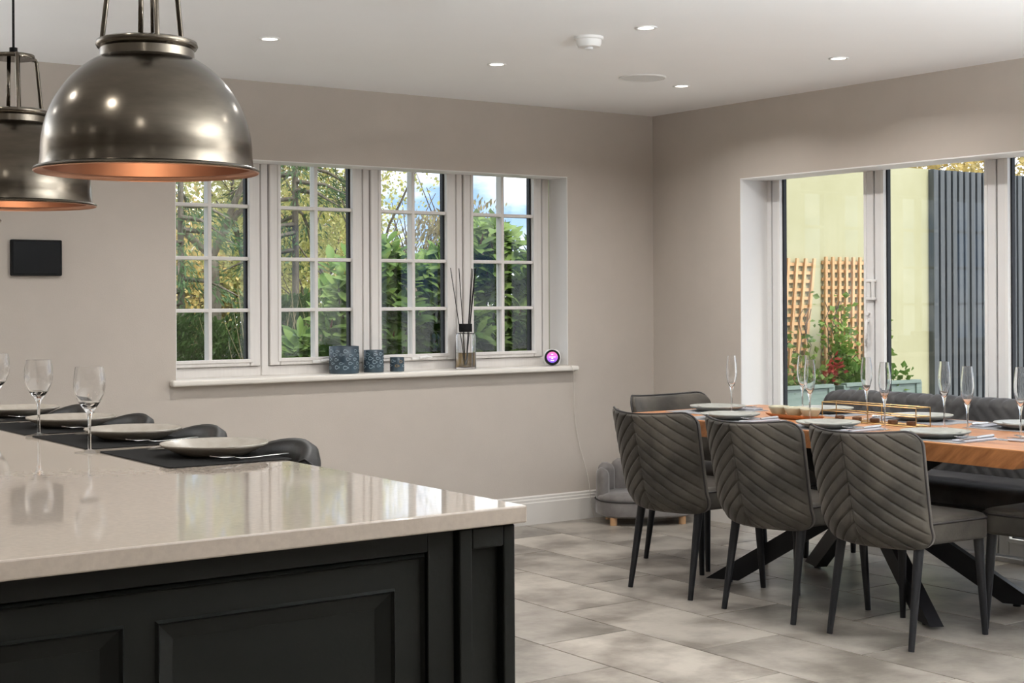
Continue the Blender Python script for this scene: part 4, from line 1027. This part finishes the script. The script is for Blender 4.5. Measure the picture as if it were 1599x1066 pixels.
# plants in the planters
rnd = random.Random(3)
def climber(loc, label, w, h, n, low, red=False):
    t = thing('climbing_plant', label, 'climbing plant', loc, 0, 'climbers in the planters')
    pts = []
    stems = []
    for s in range(7):
        x = rnd.uniform(-w, w); p = Vector((x, 0.02, 0)); line = [p.copy()]
        for q in range(9):
            p = p + Vector((rnd.uniform(-0.05, 0.05), rnd.uniform(-0.01, 0.035) if q < 4 else rnd.uniform(-0.012, 0.012), h / 9)); p.y = min(p.y, 0.185); line.append(p.copy())
        stems.append(line)
    part('vine', (lambda mb: [mb.tube(l, 0.003, 5) for l in stems] and mb)(MB()), 'bark', t)
    for i in range(n):
        l = rnd.choice(stems); q = min(len(l) - 1, int(abs(rnd.gauss(0, 0.36)) * len(l))); p = l[q] + Vector((rnd.gauss(0, 0.045), rnd.gauss(-0.02, 0.03), rnd.gauss(0, 0.05)))
        if p.z < low: p.z = low + rnd.random() * 0.06
        pts.append((p, (rnd.gauss(0, 0.5), -0.6, 0.1)))
    for i in range(n // 4):
        pts.append((Vector((rnd.uniform(-w * 1.1, w * 1.1), rnd.uniform(-0.22, 0.02), rnd.uniform(-0.02, 0.16))), (0, -0.5, 0.5)))
    cloud_part('foliage', pts, 0.05, rnd, 'climber_leaf', t, aspect=0.8)
    if red:
        cloud_part('red_leaves', [((rnd.gauss(red, 0.045), rnd.gauss(-0.05, 0.03), rnd.gauss(0.14, 0.045)), (0, -0.5, 0.3)) for i in range(70)], 0.045, rnd, 'red_leaf', t, aspect=0.6)
    return t
climber((7.12, 6.87, 0.665), 'sparse leafy climber in the planter under the narrow leaning trellis', 0.2, 0.55, 330, 0.0)
climber((7.84, 6.87, 0.665), 'dense green climber with red leaves scrambling up the upright trellis', 0.26, 0.60, 1000, 0.0, red=-0.33)
tr_pts = [((7.56 + rnd.gauss(0, 0.025), 6.60 + rnd.gauss(0, 0.02), 0.70 - rnd.random() * 0.22), (0, -0.4, -0.8)) for i in range(90)]
o = cloud_part('trailing_plant', tr_pts, 0.045, rnd, 'climber_leaf', None, aspect=0.6); del o['kind']; tag(o, 'green trailing plant spilling over the corner of the planter', 'plant')

# ------------------------------------------------------------------ garden behind the window
struct('lawn', MB().box(-12, 6.25, 7.16, 60, -0.3, -0.06).box(6.25, 60, 7.3, 60, -0.3, -0.06), 'lawn_grass', 'rough autumn lawn behind the window')
# cherry laurel with individual leaves
def leaf_obj_mesh(name, mat):
    V = []; F = []; L, w = 1.0, 0.19
    prof = [0.12, 0.75, 1.0, 0.82, 0.08]
    for i, f in enumerate(prof):
        x = i / 4; z = -0.16 * (x - 0.3) ** 2
        V += [(x, -w * f, z + 0.05 * f), (x, 0, z), (x, w * f, z + 0.05 * f)]
    for i in range(4):
        for k in range(2): F.append((i * 3 + k, i * 3 + k + 1, i * 3 + k + 4, i * 3 + k + 3))
    mb = MB(); mb.v = V; mb.f = F
    me = mb.mesh(name, True, fix=False); me.materials.append(M[mat]); return me
LM = [leaf_obj_mesh('leaf', 'laurel_leaf'), leaf_obj_mesh('leaf', 'laurel_dark')]
def laurel(label, cx, cy, w, d, hfun, seed, nros, nobj):
    rnd = random.Random(seed)
    t = thing('laurel_shrub', label, 'shrub', (cx, cy, -0.06), 0, 'laurel shrubs outside the window')
    ros = []
    stems = MB()
    for i in range(nros):
        x = rnd.uniform(-w, w); h = hfun(cx + x); f = rnd.random() ** 0.75
        z = 0.15 + (h - 0.15) * f
        y = -d * math.sqrt(max(0.02, 1 - (x / w) ** 4)) * (1 - 0.45 * f ** 3) * rnd.uniform(0.45, 1.0)
        if rnd.random() < 0.25: y = rnd.uniform(-d, d)
        ros.append(Vector((x, y, z)))
    for i in range(0, nros, 7):
        p = ros[i]; b = Vector((p.x * 0.5, 0.0, 0)); m_ = (p + b) / 2 + Vector((0, 0.05, 0.08)); stems.tube([b, m_, p], [0.016, 0.011, 0.004], 6)
    part('branches', stems, 'bark', t, smooth=True)
    ros.sort(key=lambda p: p.y)
    made = 0; rest = []
    for p in ros:
        ax = Vector((p.x * 0.35 / w, -0.55, 0.55 + 0.5 * (p.z / 2))).normalized()
        nl = rnd.randint(6, 9); ph = rnd.random() * 6.28
        a = ax.cross(Vector((0.2, 0.1, 1))).normalized(); b = ax.cross(a)
        for q in range(nl):
            th = ph + q * 2.4; el = rnd.uniform(0.15, 0.75)
            dr = (a * math.cos(th) + b * math.sin(th)) * (1 - el * 0.5) + ax * el
            dr.normalize(); L = rnd.uniform(0.10, 0.16)
            base = p + ax * (-0.012 * q)
            zax = ax - dr * ax.dot(dr)
            if zax.length < 1e-3: zax = Vector((0, 0, 1))
            zax.normalize(); yax = zax.cross(dr)
            mtx = Matrix(((dr.x, yax.x, zax.x, base.x), (dr.y, yax.y, zax.y, base.y), (dr.z, yax.z, zax.z, base.z), (0, 0, 0, 1))) @ Matrix.Diagonal((L, L * rnd.uniform(0.9, 1.2), L, 1))
            dark = 1 if rnd.random() < 0.35 else 0
            rest.append((p.y, mtx, dark))
    rest.sort(key=lambda r: r[0])
    pick = set(rnd.sample(range(0, len(rest) // 2), min(nobj, len(rest) // 2)))
    mbs = [MB(), MB()]
    for i, (yy, mtx, dark) in enumerate(rest):
        if i in pick:
            o = link('leaf', LM[dark], None, t); o.matrix_local = mtx
        else:
            me = LM[dark]; mbs[dark].add([mtx @ v.co for v in me.vertices], [tuple(f.vertices) for f in me.polygons])
    for k in range(2):
        if mbs[k].v:
            o = link('foliage', mbs[k].mesh('foliage', True, fix=False), ('laurel_leaf', 'laurel_dark')[k], t); o['kind'] = 'stuff'
    # ripe berry stalks
    mb = MB()
    for i in range(30):
        p = rnd.choice(ros[:len(ros) // 2]) + Vector((0, -0.02, 0)); mb.tube([p, p + Vector((rnd.uniform(-0.03, 0.03), -0.02, rnd.uniform(0.03, 0.07)))], [0.007, 0.003], 5)
    o = part('flower_stalks', mb, 'brown_leaf', t); o['kind'] = 'stuff'
    return t
laurel('broad glossy laurel shrub filling the window light behind the reed diffuser', 5.95, 8.55, 0.62, 0.42, lambda x: 1.80 + 0.10 * math.sin(x * 9), 11, 420, 290)
laurel('broad glossy laurel shrub behind the window light holding the smallest candle glass', 5.02, 8.50, 0.52, 0.40, lambda x: 1.64 + 0.22 * (x - 5.0) + 0.12 * math.sin(x * 8), 12, 360, 290)
laurel('low young laurel shrub behind the largest fish printed glass', 4.40, 8.50, 0.17, 0.24, lambda x: 1.10 + 1.5 * max(0, (x - 4.25)) + 0.1 * math.sin(x * 11), 13, 60, 200)

def branches(mb, p, d, L, r, depth, rnd, tips, spread=0.55, up=0.1):
    pts = [p.copy()]; rs = [r]; q = p.copy(); dd = d.copy(); n = 4
    for i in range(n):
        dd = (dd + Vector((rnd.gauss(0, 0.13), rnd.gauss(0, 0.13), rnd.gauss(up * 0.3, 0.08)))).normalized()
        q = q + dd * (L / n); pts.append(q.copy()); rs.append(r * (1 - 0.42 * (i + 1) / n))
        if depth <= 2: tips.append((q.copy(), dd.copy()))
    mb.tube(pts, rs, 6 if depth > 2 else 4, caps=False)
    if depth == 0: return
    for i in range(rnd.choice((2, 3, 3))):
        k = rnd.choice((2, 3, 4, 4)); b = pts[k]
        nd = (dd + Vector((rnd.gauss(0, spread), rnd.gauss(0, spread), rnd.gauss(up, spread * 0.6)))).normalized()
        branches(mb, b, nd, L * rnd.uniform(0.6, 0.82), rs[k] * 0.72, depth - 1, rnd, tips, spread, up)
def tree(label, loc, L, r, depth, seed, leaf, nleaf, lsize, lean=(0, 0, 1), spread=0.55, up=0.12, radius=0.35, group='trees beyond the window'):
    rnd = random.Random(seed); t = thing('tree', label, 'tree', loc, 0, group)
    mb = MB(); tips = []; branches(mb, Vector((0, 0, -0.2)), Vector(lean).normalized(), L, r, depth, rnd, tips, spread, up)
    o = link('trunk', mb.mesh('trunk', True, fix=False), 'bark', t)
    if nleaf:
        pts = []
        for i in range(nleaf):
            p, d = rnd.choice(tips); pts.append((p + Vector((rnd.gauss(0, radius), rnd.gauss(0, radius), rnd.gauss(0, radius))), d))
        cloud_part('foliage', pts, lsize, rnd, leaf, t, aspect=0.7, jitter=0.8, droop=0.2)
    return t
def conifer(label, loc, h, rad, seed, n, mat='conifer_needle', size=0.20, z0=0.1):
    rnd = random.Random(seed); t = thing('conifer', label, 'conifer', loc, 0, 'trees beyond the window')
    mb = MB().tube([(0, 0, -0.1), (0, 0, h)], [h * 0.008, 0.015], 7, caps=False); pts = []
    for i in range(int(h * 7)):
        f = z0 + (1 - z0) * i / (h * 7); z = h * f; a = rnd.random() * 6.28; Lb = rad * (1 - f) ** 0.8 * rnd.uniform(0.7, 1.1) + 0.15
        e = Vector((math.cos(a) * Lb, math.sin(a) * Lb, -0.28 * Lb)); b = Vector((0, 0, z)); mb.tube([b, b + e * 0.5 + Vector((0, 0, 0.06)), b + e], [0.03, 0.02, 0.006], 4, caps=False)
        for q in range(n):
            s = rnd.random() ** 0.7; side = Vector((-e.y, e.x, 0)).normalized() * rnd.gauss(0, 0.16 * Lb * (1.1 - s) + 0.06)
            p = b + e * s + side + Vector((0, 0, 0.06 * (1 - abs(2 * s - 1)) + rnd.gauss(-0.04, 0.05)))
            pts.append((p, (e.x * 0.8 + side.x * 2, e.y * 0.8 + side.y * 2, -0.5)))
    o = link('trunk', mb.mesh('trunk', True, fix=False), 'bark', t)
    cloud_part('foliage', pts, size, rnd, mat, t, aspect=0.22, jitter=0.3)
    return t
tree('large leaning autumn tree with a dark trunk in the leftmost window light', (7.20, 16.0, -0.06), 2.1, 0.115, 5, 21, 'autumn_leaf', 9000, 0.055, (-0.02, 0, 1), 0.5, 0.14, 0.28)
tree('slender yellow leaved tree behind the second window light', (8.75, 17.5, -0.06), 2.0, 0.06, 5, 5, 'yellowgreen_leaf', 15000, 0.06, (0.0, 0, 1), 0.45, 0.2, 0.36)
tree('pale thin trunked yellow tree between the second and third window lights', (9.9, 18.0, -0.06), 1.25, 0.05, 5, 31, 'yellowgreen_leaf', 12000, 0.055, (-0.2, 0, 1), 0.4, 0.15, 0.32)
tree('nearly bare tree reaching thin branches across the sky of the third light', (9.0, 15.2, -0.06), 1.9, 0.045, 5, 44, 'autumn_leaf', 260, 0.055, (0.12, 0, 1), 0.5, 0.25, 0.15)
tree('bare branched tree far off at the edge of the leftmost light', (7.9, 20.0, -0.06), 2.4, 0.08, 5, 52, 'autumn_leaf', 6000, 0.07, (-0.05, 0, 1), 0.5, 0.12, 0.4)
conifer('tall drooping green conifer at the top of the second window light', (8.0, 15.6, -0.06), 6.5, 1.1, 61, 130, z0=0.30, size=0.10)
conifer('dark green conifer on the far side of the leftmost light', (6.15, 14.6, -0.06), 5.6, 0.9, 62, 130, z0=0.10, size=0.10)
for i, (x, y, l) in enumerate(((9.4, 9.3, 'autumn tree rising behind the grey cladding'), (13.2, 9.3, 'bare autumn tree rising beyond the garden wall'))):
    tree(l, (x, y, -0.06), 1.7, 0.07, 5, 70 + i, 'autumn_leaf', 7000, 0.06, (0.15, 0.0, 1), 0.55, 0.12, 0.24, 'trees beyond the garden wall')
# clipped evergreen hedge and dry grasses
rnd = random.Random(8); hg = thing('evergreen_hedge', 'dense dark evergreen hedge at the foot of the leftmost window light', 'hedge', (5.2, 11.3, -0.06))
pts = []
for i in range(26000):
    x = rnd.uniform(-1.4, 1.15); h = 1.30 + 0.12 * math.sin(x * 5) + 0.06 * math.sin(x * 13); z = h * rnd.random() ** 0.8
    y = -0.45 * math.sqrt(max(0.05, 1 - (z / h) ** 4)) + rnd.gauss(0, 0.06); pts.append(((x, y, z), (0, -0.7, 0.7)))
cloud_part('foliage', pts, 0.055, rnd, 'hedge_leaf', hg, aspect=0.45)
part('stem_core', MB().box(-1.35, 1.1, -0.25, 0.3, 0, 0.9), 'bark', hg)
gs = thing('dry_grass_clump', 'pale dry ornamental grass standing behind the second window light', 'grass', (5.08, 9.9, -0.06))
mb = MB()
for i in range(150):
    x, y = rnd.gauss(0, 0.22), rnd.gauss(0, 0.16); a, b_ = rnd.gauss(0, 0.22), rnd.gauss(0, 0.2); h = rnd.uniform(0.7, 1.5)
    mb.tube([(x, y, 0), (x + a * 0.4, y + b_ * 0.4, h * 0.6), (x + a, y + b_, h)], [0.0045, 0.0035, 0.0015], 4, caps=False)
o = link('stalks', mb.mesh('stalks', True, fix=False), 'dry_stem', gs); o['kind'] = 'stuff'
hb = thing('tall_hedge', 'tall dark hedge low behind the laurel shrubs', 'hedge', (8.2, 12.6, -0.06))
pts = []
for i in range(16000):
    x = rnd.uniform(-2.0, 2.6); h = 1.45 + 0.10 * math.sin(x * 4); z = h * rnd.random() ** 0.8
    pts.append(((x, -0.45 * math.sqrt(max(0.05, 1 - (z / h) ** 4)) + rnd.gauss(0, 0.06), z), (0, -0.7, 0.7)))
cloud_part('foliage', pts, 0.075, rnd, 'hedge_leaf', hb, aspect=0.45)
part('stem_core', MB().box(-1.95, 2.55, -0.25, 0.3, 0, 1.2), 'bark', hb)
th = thing('distant_thicket', 'pale tan autumn thicket along the far end of the garden', 'thicket', (13.0, 28.0, -0.06))
pts = []
for i in range(26000):
    x = rnd.uniform(-5.5, 6.0); h = 3.0 + 0.8 * math.sin(x * 1.3) + 0.5 * math.sin(x * 3.1); z = h * rnd.random() ** 0.8
    pts.append(((x, rnd.gauss(0, 0.5), z), (0, -0.3, 0.9)))
cloud_part('foliage', pts, 0.16, rnd, 'dry_stem', th, aspect=0.35)
mb = MB()
for i in range(120):
    x = rnd.uniform(-5.5, 6.0); h = rnd.uniform(2.0, 4.5); mb.tube([(x, rnd.gauss(0, 0.4), 0), (x + rnd.gauss(0, 0.2), 0, h * 0.5), (x + rnd.gauss(0, 0.5), 0, h)], [0.035, 0.025, 0.008], 5, caps=False)
o = link('saplings', mb.mesh('saplings', True, fix=False), 'bark', th); o['kind'] = 'stuff'
# far tree line
for i, (x, y, s) in enumerate(((9.8, 24, 1), (12.0, 25, 2), (13.6, 27, 3))):
    tree(['distant yellow tree far behind the leaning trunk', 'distant yellow green tree behind the second window light', 'distant pale tree behind the window mullion', 'distant tree low behind the laurel', 'distant tree low behind the tallest laurel'][i],
         (x, y, -0.06), 1.35, 0.08, 5, 80 + s, 'yellowgreen_leaf' if i % 2 else 'autumn_leaf', 9000, 0.10, (0, 0, 1), 0.7, 0.02, 0.5, 'distant trees beyond the garden')
